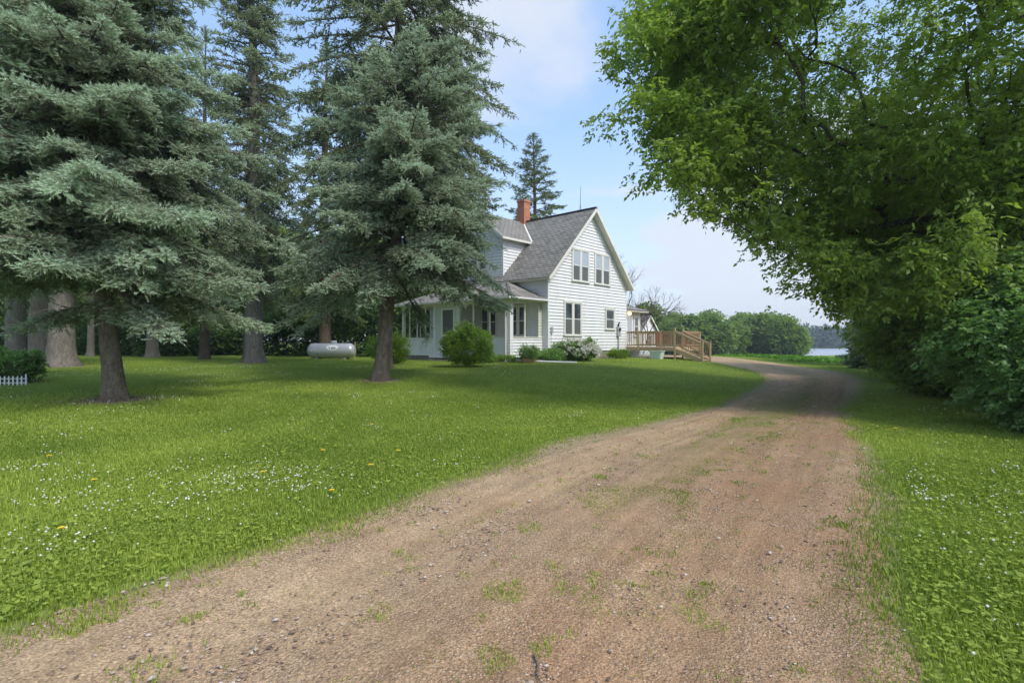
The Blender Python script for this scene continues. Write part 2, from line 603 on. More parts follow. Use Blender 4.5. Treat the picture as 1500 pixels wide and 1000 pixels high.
def build_drive():
    # dense strip along the drive, with margins that the grass grows over
    si = np.linspace(0, 1, 760)
    # denser rows near the camera
    par = np.linspace(0, len(DC) - 1, 760)
    L = np.stack([np.interp(par, np.arange(len(DL)), DL[:, k]) for k in (0, 1)], -1)
    Rr = np.stack([np.interp(par, np.arange(len(DR)), DR[:, k]) for k in (0, 1)], -1)
    c = np.linspace(-0.09, 1.09, 76)
    wl_ = np.linalg.norm(Rr - L, axis=1)
    X = L[:, None, 0] + (Rr - L)[:, None, 0] * c[None]
    Y = L[:, None, 1] + (Rr - L)[:, None, 1] * c[None]
    P = np.stack([X, Y], -1)
    # ragged edges
    edge = (fbm(P[:, :1], 0.9, 2, 4) - 0.5) * 0.35
    edge2 = (fbm(P[:, -1:], 0.9, 6, 4) - 0.5) * 0.35
    Nn = nrm(Rr - L)
    amt = np.where(c[None] < 0.15, (0.15 - c[None]) / 0.24, 0) * edge + np.where(c[None] > 0.85, (c[None] - 0.85) / 0.24, 0) * edge2
    X = X + Nn[:, None, 0] * amt
    Y = Y + Nn[:, None, 1] * amt
    P = np.stack([X, Y], -1)
    Z = terrain(X, Y) + 0.006
    tr = np.exp(-((c - 0.24) / 0.12) ** 2) + np.exp(-((c - 0.76) / 0.12) ** 2)
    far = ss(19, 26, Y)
    Z = Z - 0.022 * tr[None] * (1 - far) + 0.012 * np.exp(-((c - 0.5) / 0.12) ** 2)[None] * (1 - far)
    Z = Z + (fbm(P, 2.2, 3) - 0.5) * 0.030 + (vnoise(P, 9, 8) - 0.5) * 0.008 + 0.010
    em = np.maximum(np.maximum(-c, c - 1), 0)[None] * wl_[:, None]
    Z = Z - 0.10 * em
    V = np.stack([X, Y, Z], -1).reshape(-1, 3)
    nr, nc = X.shape
    i = np.arange(nr - 1)[:, None] * nc
    j = np.arange(nc - 1)[None]
    Q = np.stack([i + j, i + j + 1, i + nc + j + 1, i + nc + j], -1).reshape(-1, 4)
    me = np_mesh('driveway', V, [Q], {'track': np.repeat((tr[None] * (1 - far) + far * 0.5).reshape(nr, nc), 1).ravel(), 'cross': np.tile(c, nr), 'along': np.repeat(np.cumsum(np.append(0, np.linalg.norm(np.diff((L + Rr) / 2, axis=0), axis=1))), nc), 'far': far.reshape(nr, nc).ravel()}, smooth=True)
    b = NT('gravel_drive')
    p = b.pos()
    track = b.n('ShaderNodeAttribute', attribute_name='track').outputs['Fac']
    cross = b.n('ShaderNodeAttribute', attribute_name='cross').outputs['Fac']
    big = b.noise(p, 0.55, 5, 0.6)
    mid = b.noise(p, 3.5, 6, 0.65)
    fine = b.noise(p, 60, 4, 0.7)
    dirt = b.ramp(mid, [(0.25, (0.255, 0.175, 0.100)), (0.5, (0.375, 0.27, 0.165)), (0.8, (0.50, 0.385, 0.25))])
    dirt = b.mix(b.ramp(big, [(0.30, 0.1), (0.65, 0.8)]), dirt, (0.345, 0.205, 0.118))
    pale = b.ramp(cross, [(0.0, 0.75), (0.38, 0.45), (0.6, 0.0)])
    dirt = b.mix(b.math('MULTIPLY', pale, b.ramp(b.noise(p, 1.1, 4), [(0.3, 0.2), (0.7, 1.0)])), dirt, (0.60, 0.47, 0.30))
    along = b.n('ShaderNodeAttribute', attribute_name='along').outputs['Fac']
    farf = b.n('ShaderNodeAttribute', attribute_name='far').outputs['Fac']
    sv = b.n('ShaderNodeCombineXYZ', {'X': b.math('MULTIPLY', cross, 22.0), 'Y': b.math('MULTIPLY', along, 0.35)}).outputs[0]
    streak = b.ramp(b.noise(sv, 1.0, 4, 0.6), [(0.3, (0.72, 0.70, 0.68)), (0.7, (1.22, 1.2, 1.18))])
    dirt = b.mix(0.8, dirt, streak, 'MULTIPLY')
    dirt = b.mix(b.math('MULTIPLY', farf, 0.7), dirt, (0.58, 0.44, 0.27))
    vo = b.n('ShaderNodeTexVoronoi', {'Vector': p, 'Scale': 62.0, 'Randomness': 1.0})
    stone_col = b.ramp(vo.outputs['Color'], [(0.0, (0.14, 0.105, 0.075)), (0.3, (0.28, 0.195, 0.13)), (0.55, (0.40, 0.26, 0.17)), (0.8, (0.52, 0.40, 0.28)), (1.0, (0.70, 0.60, 0.48))])
    smask = b.ramp(vo.outputs['Distance'], [(0.32, 1.0), (0.55, 0.0)])
    vo2 = b.n('ShaderNodeTexVoronoi', {'Vector': p, 'Scale': 95.0, 'Randomness': 1.0})
    grit = b.ramp(vo2.outputs['Color'], [(0.0, (0.35, 0.33, 0.31)), (0.35, (0.8, 0.78, 0.76)), (0.75, (1.1, 1.08, 1.05)), (1.0, (1.75, 1.7, 1.65))])
    dirt = b.mix(0.75, dirt, grit, 'MULTIPLY')
    gr = b.ramp(b.math('ADD', b.noise(p, 1.6, 4, 0.65), b.math('MULTIPLY', track, -0.10)), [(0.30, 0.15), (0.55, 0.95)])
    col = b.mix(b.math('MULTIPLY', smask, gr), dirt, stone_col)
    col = b.mix(0.55, col, b.ramp(fine, [(0.25, (0.38, 0.36, 0.34)), (0.75, (1.35, 1.33, 1.30))]), 'MULTIPLY')
    moss = b.ramp(b.noise(p, 2.4, 5, 0.7), [(0.36, 0.0), (0.66, 0.65)])
    midm = b.ramp(b.math('ABSOLUTE', b.math('SUBTRACT', cross, 0.5)), [(0.05, 1.0), (0.15, 0.4), (0.26, 0.0)])
    yy = b.n('ShaderNodeSeparateXYZ', {0: p}).outputs[1]
    nearm = b.ramp(b.math('MULTIPLY', yy, 0.05), [(0.25, 0.0), (0.5, 1.0)])
    col = b.mix(b.math('MULTIPLY', b.math('MULTIPLY', moss, midm), nearm), col, (0.13, 0.17, 0.045))
    h = b.math('ADD', b.math('MULTIPLY', b.math('MULTIPLY', smask, gr), 0.8), b.math('ADD', b.math('MULTIPLY', fine, 0.5), b.math('MULTIPLY', mid, 0.8)))
    m = b.out(b.principled(base=col, rough=0.95, spec=0.12, normal=b.bump(h, 0.65, 0.018)))
    o = link('driveway', me, m)
    tag(o, 'brown gravel and dirt drive with two wheel tracks', kind='structure')
    return X, Y, Z


build_drive()


def drive_z(x, y):
    return terrain(x, y) + 0.012


def build_pebbles():
    n = 60000
    r = 1.9 + 13 * rng.random(n) ** 1.5
    th = np.radians(rng.uniform(-50, 45, n))
    X, Y = r * np.sin(th), r * np.cos(th)
    e, lat, idx = drive_dist(np.stack([X, Y], 1))
    g = fbm(np.stack([X, Y], 1), 1.3, 11)
    tr = np.minimum(np.abs(lat / DH[idx] + 0.5), np.abs(lat / DH[idx] - 0.5))
    keep = (e < 0.05) & (rng.random(n) < np.clip((g - 0.36) * 3.2, 0.06, 1) * (0.35 + 0.65 * ss(0.05, 0.3, tr)))
    X, Y, r = X[keep], Y[keep], r[keep]
    n = len(X)
    s = np.clip(rng.lognormal(-5.25, 0.40, n), 0.003, 0.016) * (1 + r / 16)
    base = np.array([(1, 0, 0), (-1, 0, 0), (0, 1, 0), (0, -1, 0), (0, 0, 1), (0, 0, -0.4), (.6, .6, .5), (-.6, .6, .45), (-.6, -.6, .5), (.6, -.6, .45)])
    tri = np.array([(0, 6, 4), (6, 2, 4), (2, 7, 4), (7, 1, 4), (1, 8, 4), (8, 3, 4), (3, 9, 4), (9, 0, 4), (0, 2, 6), (2, 1, 7), (1, 3, 8), (3, 0, 9)])
    jit = 1 + (rng.random((n, 10, 3)) - 0.5) * 0.5
    V = base[None] * jit
    a = rng.random(n) * 6.28
    ca, sa = np.cos(a)[:, None], np.sin(a)[:, None]
    sx, sy, sz = 1.25, 0.9, 0.6
    x = V[..., 0] * sx; y = V[..., 1] * sy
    V = np.stack([x * ca - y * sa, x * sa + y * ca, V[..., 2] * sz], -1) * s[:, None, None]
    V += np.stack([X, Y, drive_z(X, Y) + s * 0.15], -1)[:, None]
    Fc = (tri[None] + (np.arange(n) * 10)[:, None, None]).reshape(-1, 3)
    me = np_mesh('loose_gravel', V.reshape(-1, 3), [Fc], {'tint': np.repeat(rng.random(n), 10)}, smooth=False)
    b = NT('loose_stone')
    t = b.n('ShaderNodeAttribute', attribute_name='tint').outputs['Fac']
    col = b.ramp(t, [(0.0, (0.10, 0.075, 0.06)), (0.3, (0.22, 0.155, 0.11)), (0.6, (0.31, 0.22, 0.16)), (0.85, (0.40, 0.32, 0.25)), (1.0, (0.52, 0.47, 0.42))])
    m = b.out(b.principled(base=col, rough=0.9, spec=0.15))
    tag(link('loose_gravel', me, m), 'small loose stones scattered over the gravel drive', 'gravel', kind='stuff')


build_pebbles()

# house frame: local x away from the house through its gable end, local y towards the back
HX, HY = 1.96, 28.5
HZ = 0.45
HROT = math.atan2(-0.673, 0.740)
ch_, sh_ = math.cos(HROT), math.sin(HROT)


def to_house(X, Y):
    dx, dy = X - HX, Y - HY
    return dx * ch_ + dy * sh_, -dx * sh_ + dy * ch_


def from_house(x, y):
    return HX + x * ch_ - y * sh_, HY + x * sh_ + y * ch_


# ------------------------------------------------------------------ grass, clover, flowers (nobody could count them)
def lawn_prob(X, Y):
    P = np.stack([X, Y], 1)
    e, lat, idx = drive_dist(P)
    nz = (fbm(P, 1.1, 21, 4) - 0.5) * 1.3
    p = ss(-0.55, 0.42, e + nz * 0.85) ** 1.3
    # strip of tufts along the drive's middle
    c = lat / DH[idx]
    strip = np.exp(-((c - 0.02) / 0.22) ** 2) * ss(0.52, 0.70, fbm(P, 1.25, 33, 4) + 0.17 * ss(6.5, 12, Y)) * (1 - ss(21, 25, Y)) * (0.85 - 0.45 * ss(8, 13, Y))
    strip = np.maximum(strip, np.exp(-((c - 0.08) / 0.5) ** 2) * ss(0.66, 0.74, fbm(P, 2.1, 41, 3)) * 0.5 * (1 - ss(20, 26, Y)))
    for qx, qy, qr in ((1010, 690, .30), (1030, 672, .22), (965, 728, .16), (995, 705, .18), (868, 852, .10), (808, 828, .09), (735, 872, .11), (722, 962, .10), (642, 950, .07), (700, 905, .06),
                       (838, 862, .07), (880, 700, .12), (1060, 640, .25), (940, 735, .1), (1240, 820, .14), (1235, 770, .12), (160, 905, .16), (1090, 615, .3)):
        dy = 1.585 * 770 / (qy - 500)
        dx = (qx - 750) / 770 * dy
        w_ = np.exp(-(((X - dx) / qr) ** 2 + ((Y - dy) / (qr * 1.2)) ** 2))
        strip = np.maximum(strip, ss(0.25, 0.8, w_ + (fbm(P, 7.0, 61, 2) - 0.5) * 1.9) * 0.7)
    p = np.maximum(p, np.where(e < 0, strip, 0))
    for bx, by, br in BARE:
        d = np.hypot(X - bx, Y - by) + (fbm(P, 1.7, 4) - .5) * 0.8
        p = p * (0.04 + 0.96 * ss(br * 0.55, br * 1.15, d))
    hx, hy = to_house(X, Y)
    inside = ((hx > -10.2) & (hx < 0.12) & (hy > -0.1) & (hy < 8.4)) | ((hx > -9.7) & (hx < -0.2) & (hy > -2.85) & (hy < 0.1)) | ((hx > -2) & (hx < 3.5) & (hy > 8.3) & (hy < 12.2))
    return np.where(inside, 0, p), e


def blades(X, Y, hgt, wid, tint, lean=0.55, segs=2, lift=0.0):
    n = len(X)
    Z = terrain(X, Y) - 0.01 + lift
    a = rng.random(n) * 6.283
    dx, dy = np.cos(a), np.sin(a)
    ln = rng.random(n) ** 0.8 * lean * hgt
    px, py = -dy * wid * 0.5, dx * wid * 0.5
    b0 = np.stack([X - px, Y - py, Z], -1)
    b1 = np.stack([X + px, Y + py, Z], -1)
    mx, my, mz = X + dx * ln * 0.35, Y + dy * ln * 0.35, Z + hgt * 0.62
    tx, ty, tz_ = X + dx * ln, Y + dy * ln, Z + hgt * (0.97 - 0.25 * (ln / hgt))
    if segs == 2:
        m0 = np.stack([mx - px * 0.8, my - py * 0.8, mz], -1)
        m1 = np.stack([mx + px * 0.8, my + py * 0.8, mz], -1)
        t = np.stack([tx, ty, tz_], -1)
        V = np.stack([b0, b1, m1, m0, t], 1)
        o = (np.arange(n) * 5)[:, None]
        return V.reshape(-1, 3), [o + np.array([[0, 1, 2, 3]]), o + np.array([[3, 2, 4]])], np.repeat(tint, 5)
    t = np.stack([tx, ty, tz_], -1)
    V = np.stack([b0, b1, t], 1)
    return V.reshape(-1, 3), [(np.arange(n) * 3)[:, None] + np.array([[0, 1, 2]])], np.repeat(tint, 3)


def build_grass():
    def scatter(n, r0, r1, pw, a0=-58, a1=62):
        n = int(n * 1.25)
        # density ~ r^-pw
        u = rng.random(n)
        k = 2 - pw
        r = (r0 ** k + u * (r1 ** k - r0 ** k)) ** (1 / k)
        th = np.radians(rng.uniform(a0, a1, n))
        return r * np.sin(th), r * np.cos(th), r

    # near: bent blades
    X, Y, r = scatter(900000, 1.5, 20, 1.05)
    p, e = lawn_prob(X, Y)
    k = rng.random(len(X)) < p * (1 - ss(11, 20, r))
    X, Y, r, e = X[k], Y[k], r[k], e[k]
    P = np.stack([X, Y], 1)
    patch = fbm(P, 0.55, 51)
    tuft = fbm(P, 3.2, 57, 3)
    hgt = (0.030 + 0.042 * rng.random(len(X)) ** 1.3) * (0.65 + 0.8 * tuft) * (0.5 + 0.5 * ss(-0.5, 0.25, e))
    tint = np.clip((patch - 0.5) * 1.5 + 0.42 + (rng.random(len(X)) - 0.5) * 0.6 + (tuft - .5) * 0.5 - 0.22 * ss(0.0, -0.4, e), 0, 1)
    wid = 0.0045 * (1 + r * 0.10)
    V, Fc, T = blades(X, Y, hgt, wid, tint, lift=0.022 * ss(0.1, -0.2, e))
    o = link('lawn_grass', np_mesh('lawn_grass', V, Fc, {'tint': T}), M['grass'])
    tag(o, 'short mown grass blades on both sides of the drive', 'grass', kind='stuff')
    # middle and far distance: single blades growing coarser
    X, Y, r = scatter(470000, 10, 60, 1.25)
    p, e = lawn_prob(X, Y)
    k = rng.random(len(X)) < p * ss(9.5, 17, r)
    X, Y, r = X[k], Y[k], r[k]
    P = np.stack([X, Y], 1)
    patch = fbm(P, 0.3, 51)
    tuft = fbm(P, 1.6, 57, 3)
    hgt = (0.045 + 0.045 * rng.random(len(X))) * (0.6 + 0.8 * tuft)
    tint = np.clip((patch - 0.5) * 1.5 + 0.45 + (rng.random(len(X)) - 0.5) * 0.5, 0, 1)
    V, Fc, T = blades(X, Y, hgt, 0.0065 * (1 + (r - 13) * 0.07), tint, 0.9, 1)
    o = link('distant_grass', np_mesh('distant_grass', V, Fc, {'tint': T}), M['grass'])
    tag(o, 'mown grass of the lawn around the trees and the house', 'grass', kind='stuff')
    # broad clover and plantain leaves among the near blades
    X, Y, r = scatter(120000, 1.5, 13, 1.2)
    p, e = lawn_prob(X, Y)
    pt = ss(0.42, 0.62, fbm(np.stack([X, Y], 1), 0.8, 77, 3)) * 0.8 + 0.1
    pt = np.where(X > 1.5, np.maximum(pt, 0.7), pt)
    k = (rng.random(len(X)) < p * pt) & (e > 0.05)
    X, Y, r = X[k], Y[k], r[k]
    n = len(X)
    sz = 0.009 + 0.012 * rng.random(n) + np.where(rng.random(n) < 0.05, 0.016, 0)
    a = rng.random(n) * 6.283
    tl = (rng.random((n, 2)) - 0.5) * 0.9
    Z = terrain(X, Y) + 0.025 + 0.03 * rng.random(n)
    q = np.array([(-1, 0), (0, -0.6), (1, 0), (0, 0.6)])
    lx = q[None, :, 0] * sz[:, None]; ly = q[None, :, 1] * sz[:, None]
    wx = lx * np.cos(a)[:, None] - ly * np.sin(a)[:, None]
    wy = lx * np.sin(a)[:, None] + ly * np.cos(a)[:, None]
    V = np.stack([X[:, None] + wx, Y[:, None] + wy, Z[:, None] + wx * tl[:, :1] + wy * tl[:, 1:]], -1).reshape(-1, 3)
    Fc = (np.arange(n) * 4)[:, None] + np.array([[0, 1, 2, 3]])
    o = link('clover_leaves', np_mesh('clover_leaves', V, [Fc], {'tint': np.repeat(np.clip(0.1 + rng.random(n) * 0.7, 0, 1), 4)}), M['grass'])
    tag(o, 'low broad clover leaves among the grass', 'clover', kind='stuff')
    # white clover heads in drifts
    X, Y, r = scatter(52000, 2.6, 26, 1.0)
    p, e = lawn_prob(X, Y)
    P = np.stack([X, Y], 1)
    cl_n = ss(0.44, 0.66, fbm(P, 2.3, 95, 3))
    pt = ss(0.52, 0.70, fbm(P, 0.5, 91, 3)) * 1.1 * cl_n + 0.015
    drift = np.exp(-(((X + 2.9) / 1.5) ** 2 + ((Y - 5.7) / 0.6) ** 2)) * 1.0 + np.exp(-(((X + 4.0) / 1.3) ** 2 + ((Y - 4.9) / 0.5) ** 2)) * 0.5
    drift += np.exp(-(((X - 4.2) / 1.0) ** 2 + ((Y - 4.8) / 1.3) ** 2)) * 0.28
    k = (rng.random(len(X)) < p * np.clip(pt * 0.42 + drift * (0.15 + 1.1 * cl_n), 0, 1)) & (e > 0.15)
    X, Y, r = X[k], Y[k], r[k]
    n = len(X)
    s = 0.0048 + 0.0036 * rng.random(n)
    s = s * (1 + r * 0.035)
    ico = np.array([(0, 0, 1)] + [(math.cos(t) * 0.9, math.sin(t) * 0.9, 0.35) for t in np.arange(6) * 1.047] + [(math.cos(t + .5), math.sin(t + .5), -0.25) for t in np.arange(6) * 1.047] + [(0, 0, -0.7)])
    tri = []
    for i in range(6):
        j = (i + 1) % 6
        tri += [(0, 1 + i, 1 + j), (1 + i, 7 + i, 1 + j), (1 + j, 7 + i, 7 + j), (7 + i, 13, 7 + j)]
    tri = np.array(tri)
    V = ico[None] * (1 + (rng.random((n, 14, 1)) - 0.5) * 0.5) * s[:, None, None]
    Z = terrain(X, Y) + 0.06 + 0.03 * rng.random(n)
    V = V + np.stack([X, Y, Z], -1)[:, None]
    Fc = (tri[None] + (np.arange(n) * 14)[:, None, None]).reshape(-1, 3)
    o = link('clover_flowers', np_mesh('clover_flowers', V.reshape(-1, 3), [Fc], {'tint': np.repeat(rng.random(n), 14)}), M['petal'])
    tag(o, 'white clover flower heads in drifts across the lawn', 'clover flowers', kind='stuff')


build_grass()


# ------------------------------------------------------------------ plants: generators
def expand_fingers(B, D, L, R, tint, m, r, wid=0.36):
    """needled twigs: m needle sprays round each short axis"""
    n = len(B)
    ref = np.where(np.abs(D[:, 2:3]) > 0.9, np.array([[1.0, 0, 0]]), np.array([[0, 0, 1.0]]))
    P1 = nrm(np.cross(D, ref))
    P2 = np.cross(D, P1)
    k = np.arange(m)[None]
    t = ((k + 0.5) / m + (r.random((n, m)) - 0.5) * 0.1)
    a = k * 2.4 + r.random((n, 1)) * 6.28
    rad = np.cos(a)[..., None] * P1[:, None] + np.sin(a)[..., None] * P2[:, None]
    st = B[:, None] + D[:, None] * (L[:, None] * t * 0.9)[..., None]
    nd = nrm(D[:, None] * 0.85 + rad * 0.62)
    ln = (R[:, None] * (0.8 + 0.5 * r.random((n, m))))[..., None]
    w = np.cross(nd, rad)
    w = nrm(w) * (R[:, None, None] * wid)
    V = np.stack([st - w, st + w, st + nd * ln * 1.25], 2)
    T = np.clip(tint[:, None] * 0.8 + t * 0.28, 0, 1)
    T = np.repeat(T.reshape(-1), 3)
    return V.reshape(-1, 3).astype(np.float32), T.astype(np.float32)


def tubes_segments(P, Q, rp, rq, sides=5):
    """one prism per segment"""
    n = len(P)
    d = nrm(Q - P)
    ref = np.where(np.abs(d[:, 2:3]) > 0.9, np.array([[1.0, 0, 0]]), np.array([[0, 0, 1.0]]))
    a = nrm(np.cross(d, ref)); b = np.cross(d, a)
    k = np.arange(sides) * 2 * math.pi / sides
    ring = np.cos(k)[None, :, None] * a[:, None] + np.sin(k)[None, :, None] * b[:, None]
    V = np.concatenate([P[:, None] + ring * rp[:, None, None], Q[:, None] + ring * rq[:, None, None]], 1)
    j = np.arange(sides); j2 = (j + 1) % sides
    q = np.stack([j, j2, j2 + sides, j + sides], -1)
    Fc = (q[None] + (np.arange(n) * 2 * sides)[:, None, None]).reshape(-1, 4)
    return V.reshape(-1, 3), Fc


def trunk_mesh(path, rad, sides=22, seed=0, rough=0.05, flare=1.0):
    """path (k,3), rad (k,); adds buttress flare and bark lumps"""
    k = len(path)
    a = np.arange(sides) * 2 * math.pi / sides
    d = nrm(np.gradient(path, axis=0))
    s = nrm(np.cross(d, np.array([0.05, 1.0, 0.02])))
    u = np.cross(s, d)
    A, K = np.meshgrid(a, np.arange(k))
    hgt = path[:, 2] - path[0, 2]
    lob = 1 + flare * 0.16 * np.exp(-hgt / 0.35)[:, None] * np.cos(A * 5 + seed) + flare * 0.09 * np.exp(-hgt / 0.6)[:, None] * np.cos(A * 3 + seed * 2)
    P0 = np.stack([np.cos(A) * 2, np.sin(A) * 2, K * 0.35], -1)
    rr = rad[:, None] * lob * (1 + (fbm(P0, 1.5, seed + 3, 3) - 0.5) * rough * 4)
    V = path[:, None] + s[:, None] * (np.cos(A) * rr)[..., None] + u[:, None] * (np.sin(A) * rr)[..., None]
    i = np.arange(k - 1)[:, None] * sides
    j = np.arange(sides)[None]; j2 = (j + 1) % sides
    Q = np.stack([i + j, i + j2, i + sides + j2, i + sides + j], -1).reshape(-1, 4)
    return V.reshape(-1, 3), Q


def spruce(name, loc, H, zc, Rfun, r0, seed, mat, bark, lean=(0, 0), whorl=0.3, per=5, sec=0.13, fstep=0.05,
           flen=0.14, frad=0.036, m=8, droop=0.22, ztop=None, gap=0.0, inner=0.22, hang=0.35, label='', group=None,
           sides=22, dead=0, tintb=0.62, asym=None, cat='tree', trunk_bow=0.0, wid=0.36, seclen=0.42, extra=None, layer=0.6, clump=0.0, lmax=99.0):
    """a conifer: trunk (with bare branch wood) and crown built from branches > side shoots > needled twigs. Local coordinates, base at 0."""
    r = np.random.default_rng(seed)
    ztop = ztop or H

    def axis(z):
        t = np.asarray(z, float) / H
        w = 0.06 * np.sin(t * 5 + seed)
        bow = trunk_bow * np.sin(np.clip(t * 6, 0, math.pi))
        return np.stack([lean[0] * t + w * t * 2 - bow, lean[1] * t + w * t, np.asarray(z, float)], -1)

    z = []
    zz_ = zc
    while zz_ < ztop:
        z += list(zz_ + r.uniform(-0.3, 0.3, per) * whorl * layer)
        f = (zz_ - zc) / (H - zc)
        zz_ += whorl * (1.0 - 0.35 * f) * r.uniform(0.85, 1.15)
    z = np.array(z)
    nb = len(z)
    az = (np.arange(nb) * 2.399963 + r.uniform(-0.5, 0.5, nb)) % 6.2832
    f = np.clip((z - zc) / (H - zc), 0, 1)
    L = Rfun(f) * r.uniform(0.72, 1.12, nb)
    if asym is not None:
        L = np.minimum(L * asym(az, f), lmax)
    if gap:
        k = r.random(nb) > gap
        z, az, f, L, nb = z[k], az[k], f[k], L[k], int(k.sum())
    if extra is not None:                       # single branches placed by hand: (height, azimuth, length)
        ex = np.array(extra, float)
        z = np.append(z, ex[:, 0]); az = np.append(az, ex[:, 1]); L = np.append(L, ex[:, 2])
        f = np.clip((z - zc) / (H - zc), 0, 1); nb = len(z)
    e0 = np.tan(np.radians(-4 + 42 * f ** 1.3 + r.uniform(-9, 9, nb)))
    sag = droop * (1 - 0.75 * f) * r.uniform(0.75, 1.3, nb)
    tip = sag * r.uniform(0.35, 0.75, nb)
    curl = r.uniform(-0.18, 0.18, nb)
    C = axis(z)

    def bpos(i, x):
        a = az[i] + curl[i] * x
        rr = L[i] * x
        return C[i] + np.stack([np.cos(a) * rr, np.sin(a) * rr, L[i] * (e0[i] * x - 1.9 * sag[i] * x ** 2 + 1.25 * tip[i] * x ** 3)], -1)

    # side shoots
    cnt = np.maximum(3, (L * (1 - inner) / sec * 2).astype(int))
    bi = np.repeat(np.arange(nb), cnt)
    ns = len(bi)
    x = inner + (1 - inner) * r.random(ns) ** 0.85
    P = bpos(bi, x)
    T = nrm(bpos(bi, x + 0.02) - P)
    side = nrm(np.cross(T, np.array([[0, 0, 1.0]]))) * np.where(r.random(ns) < 0.5, -1, 1)[:, None]
    ang = np.radians(r.uniform(32, 62, ns))[:, None]
    dn = (-hang * r.uniform(0.1, 1.25, ns) * (1 - 0.7 * f[bi]))[:, None]
    D = nrm(T * np.cos(ang) + side * np.sin(ang) + np.array([[0, 0, 1.0]]) * dn)
    ls = (0.12 + seclen * (1 - x) * np.minimum(L[bi], 3.2)) * r.uniform(0.6, 1.15, ns)
    ls = np.minimum(ls, 1.1)
    # twigs on the side shoots
    if clump:
        g = vnoise(P, 0.85, seed + 9) + 0.25 * (r.random(ns) - 0.5) + 0.25 * (x - 0.6)
        ls = np.where(g < clump, 0.05, ls)
    cf = np.maximum(1, (ls / fstep).astype(int))
    si = np.repeat(np.arange(ns), cf)
    nf = len(si)
    u = r.random(nf)
    u[:] = 0.1 + 0.9 * u
    B = P[si] + D[si] * (ls[si] * u)[:, None]
    B[:, 2] -= 0.22 * ls[si] * u ** 2
    s2 = nrm(np.cross(D[si], np.array([[0, 0, 1.0]]))) * np.where(r.random(nf) < 0.5, -1, 1)[:, None]
    a2 = np.radians(r.uniform(15, 60, nf))[:, None]
    up = np.where(r.random(nf) < 0.62, r.uniform(0.05, 0.55, nf), r.uniform(-0.8, 0.0, nf))[:, None]
    FD = nrm(D[si] * np.cos(a2) + s2 * np.sin(a2) * 0.9 + np.array([[0, 0, 1.0]]) * up)
    xx = x[si]
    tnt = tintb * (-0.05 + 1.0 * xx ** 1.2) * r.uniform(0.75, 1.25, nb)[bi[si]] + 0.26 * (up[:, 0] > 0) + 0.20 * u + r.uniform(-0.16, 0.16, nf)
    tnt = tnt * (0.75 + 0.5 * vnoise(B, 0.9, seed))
    FL = flen * r.uniform(0.65, 1.25, nf)
    # twigs straight on the branches
    cb = np.maximum(3, (L / fstep * 0.8).astype(int))
    b2 = np.repeat(np.arange(nb), cb)
    x2 = inner + (1 - inner) * r.random(len(b2))
    B2 = bpos(b2, x2)
    T2 = nrm(bpos(b2, x2 + 0.02) - B2)
    D2 = nrm(T2 + r.normal(0, 0.45, (len(b2), 3)) + np.array([[0, 0, 0.35]]))
    B = np.concatenate([B, B2]); FD = np.concatenate([FD, D2])
    FL = np.concatenate([FL, flen * r.uniform(0.7, 1.2, len(b2))])
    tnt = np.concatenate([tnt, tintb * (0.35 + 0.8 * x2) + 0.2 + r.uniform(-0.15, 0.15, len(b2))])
    if ztop >= H:                               # leader
        nz = 40
        zt = r.uniform(H - 0.7, H, nz)
        B = np.concatenate([B, axis(zt)])
        FD = np.concatenate([FD, nrm(r.normal(0, 0.45, (nz, 3)) + np.array([[0, 0, 0.9]]))])
        FL = np.concatenate([FL, flen * np.ones(nz)]); tnt = np.concatenate([tnt, np.full(nz, 0.8)])
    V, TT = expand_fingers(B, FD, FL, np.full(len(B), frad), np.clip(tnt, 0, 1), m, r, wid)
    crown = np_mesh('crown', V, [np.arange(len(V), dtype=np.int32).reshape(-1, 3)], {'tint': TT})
    # wood
    hz_ = np.concatenate([[0, 0.06, 0.15, 0.3, 0.5, 0.8], np.linspace(1.2, ztop - 0.05, 34)])
    rad = r0 * (1 - hz_ / H) ** 0.8 * (1 + 0.42 * np.exp(-hz_ / 0.28)) + 0.012
    pth = axis(hz_)
    pth[0, 2] -= 0.12
    tv, tq = trunk_mesh(pth, rad, sides, seed)
    xs = np.array([0, 0.15, 0.3, 0.45, 0.6, 0.75, 0.9, 1.0])
    A = [tv]; Fq = [tq]; off = len(tv)
    rb = np.clip(0.014 * L + 0.004, 0.006, 0.06)
    for a_, b_ in zip(xs[:-1], xs[1:]):
        i = np.arange(nb)
        v, q = tubes_segments(bpos(i, np.full(nb, a_)), bpos(i, np.full(nb, b_)), rb * (1 - a_ * 0.85), rb * (1 - b_ * 0.85), 5)
        A.append(v); Fq.append(q + off); off += len(v)
    # thin wood of the side shoots
    v, q = tubes_segments(P, P + D * ls[:, None] + np.array([[0, 0, -0.2]]) * ls[:, None], np.full(ns, 0.006), np.full(ns, 0.003), 3)
    A.append(v); Fq.append(q + off); off += len(v)
    if dead:                                    # dead snags below and inside the crown
        zd = r.uniform(2.3, zc + (H - zc) * 0.5, dead)
        ad = r.uniform(0, 6.28, dead)
        ld = r.uniform(0.3, 1.6, dead)
        P0 = axis(zd)
        P1 = P0 + np.stack([np.cos(ad) * ld, np.sin(ad) * ld, ld * r.uniform(-0.45, 0.15, dead)], -1)
        v, q = tubes_segments(P0, P1, np.full(dead, 0.016), np.full(dead, 0.004), 4)
        A.append(v); Fq.append(q + off); off += len(v)
    wood = np_mesh('trunk', np.concatenate(A), Fq, smooth=True)
    root = empty(name, loc)
    tag(root, label, cat, group)
    link('trunk', wood, bark, root)
    link('crown', crown, mat, root)
    return root


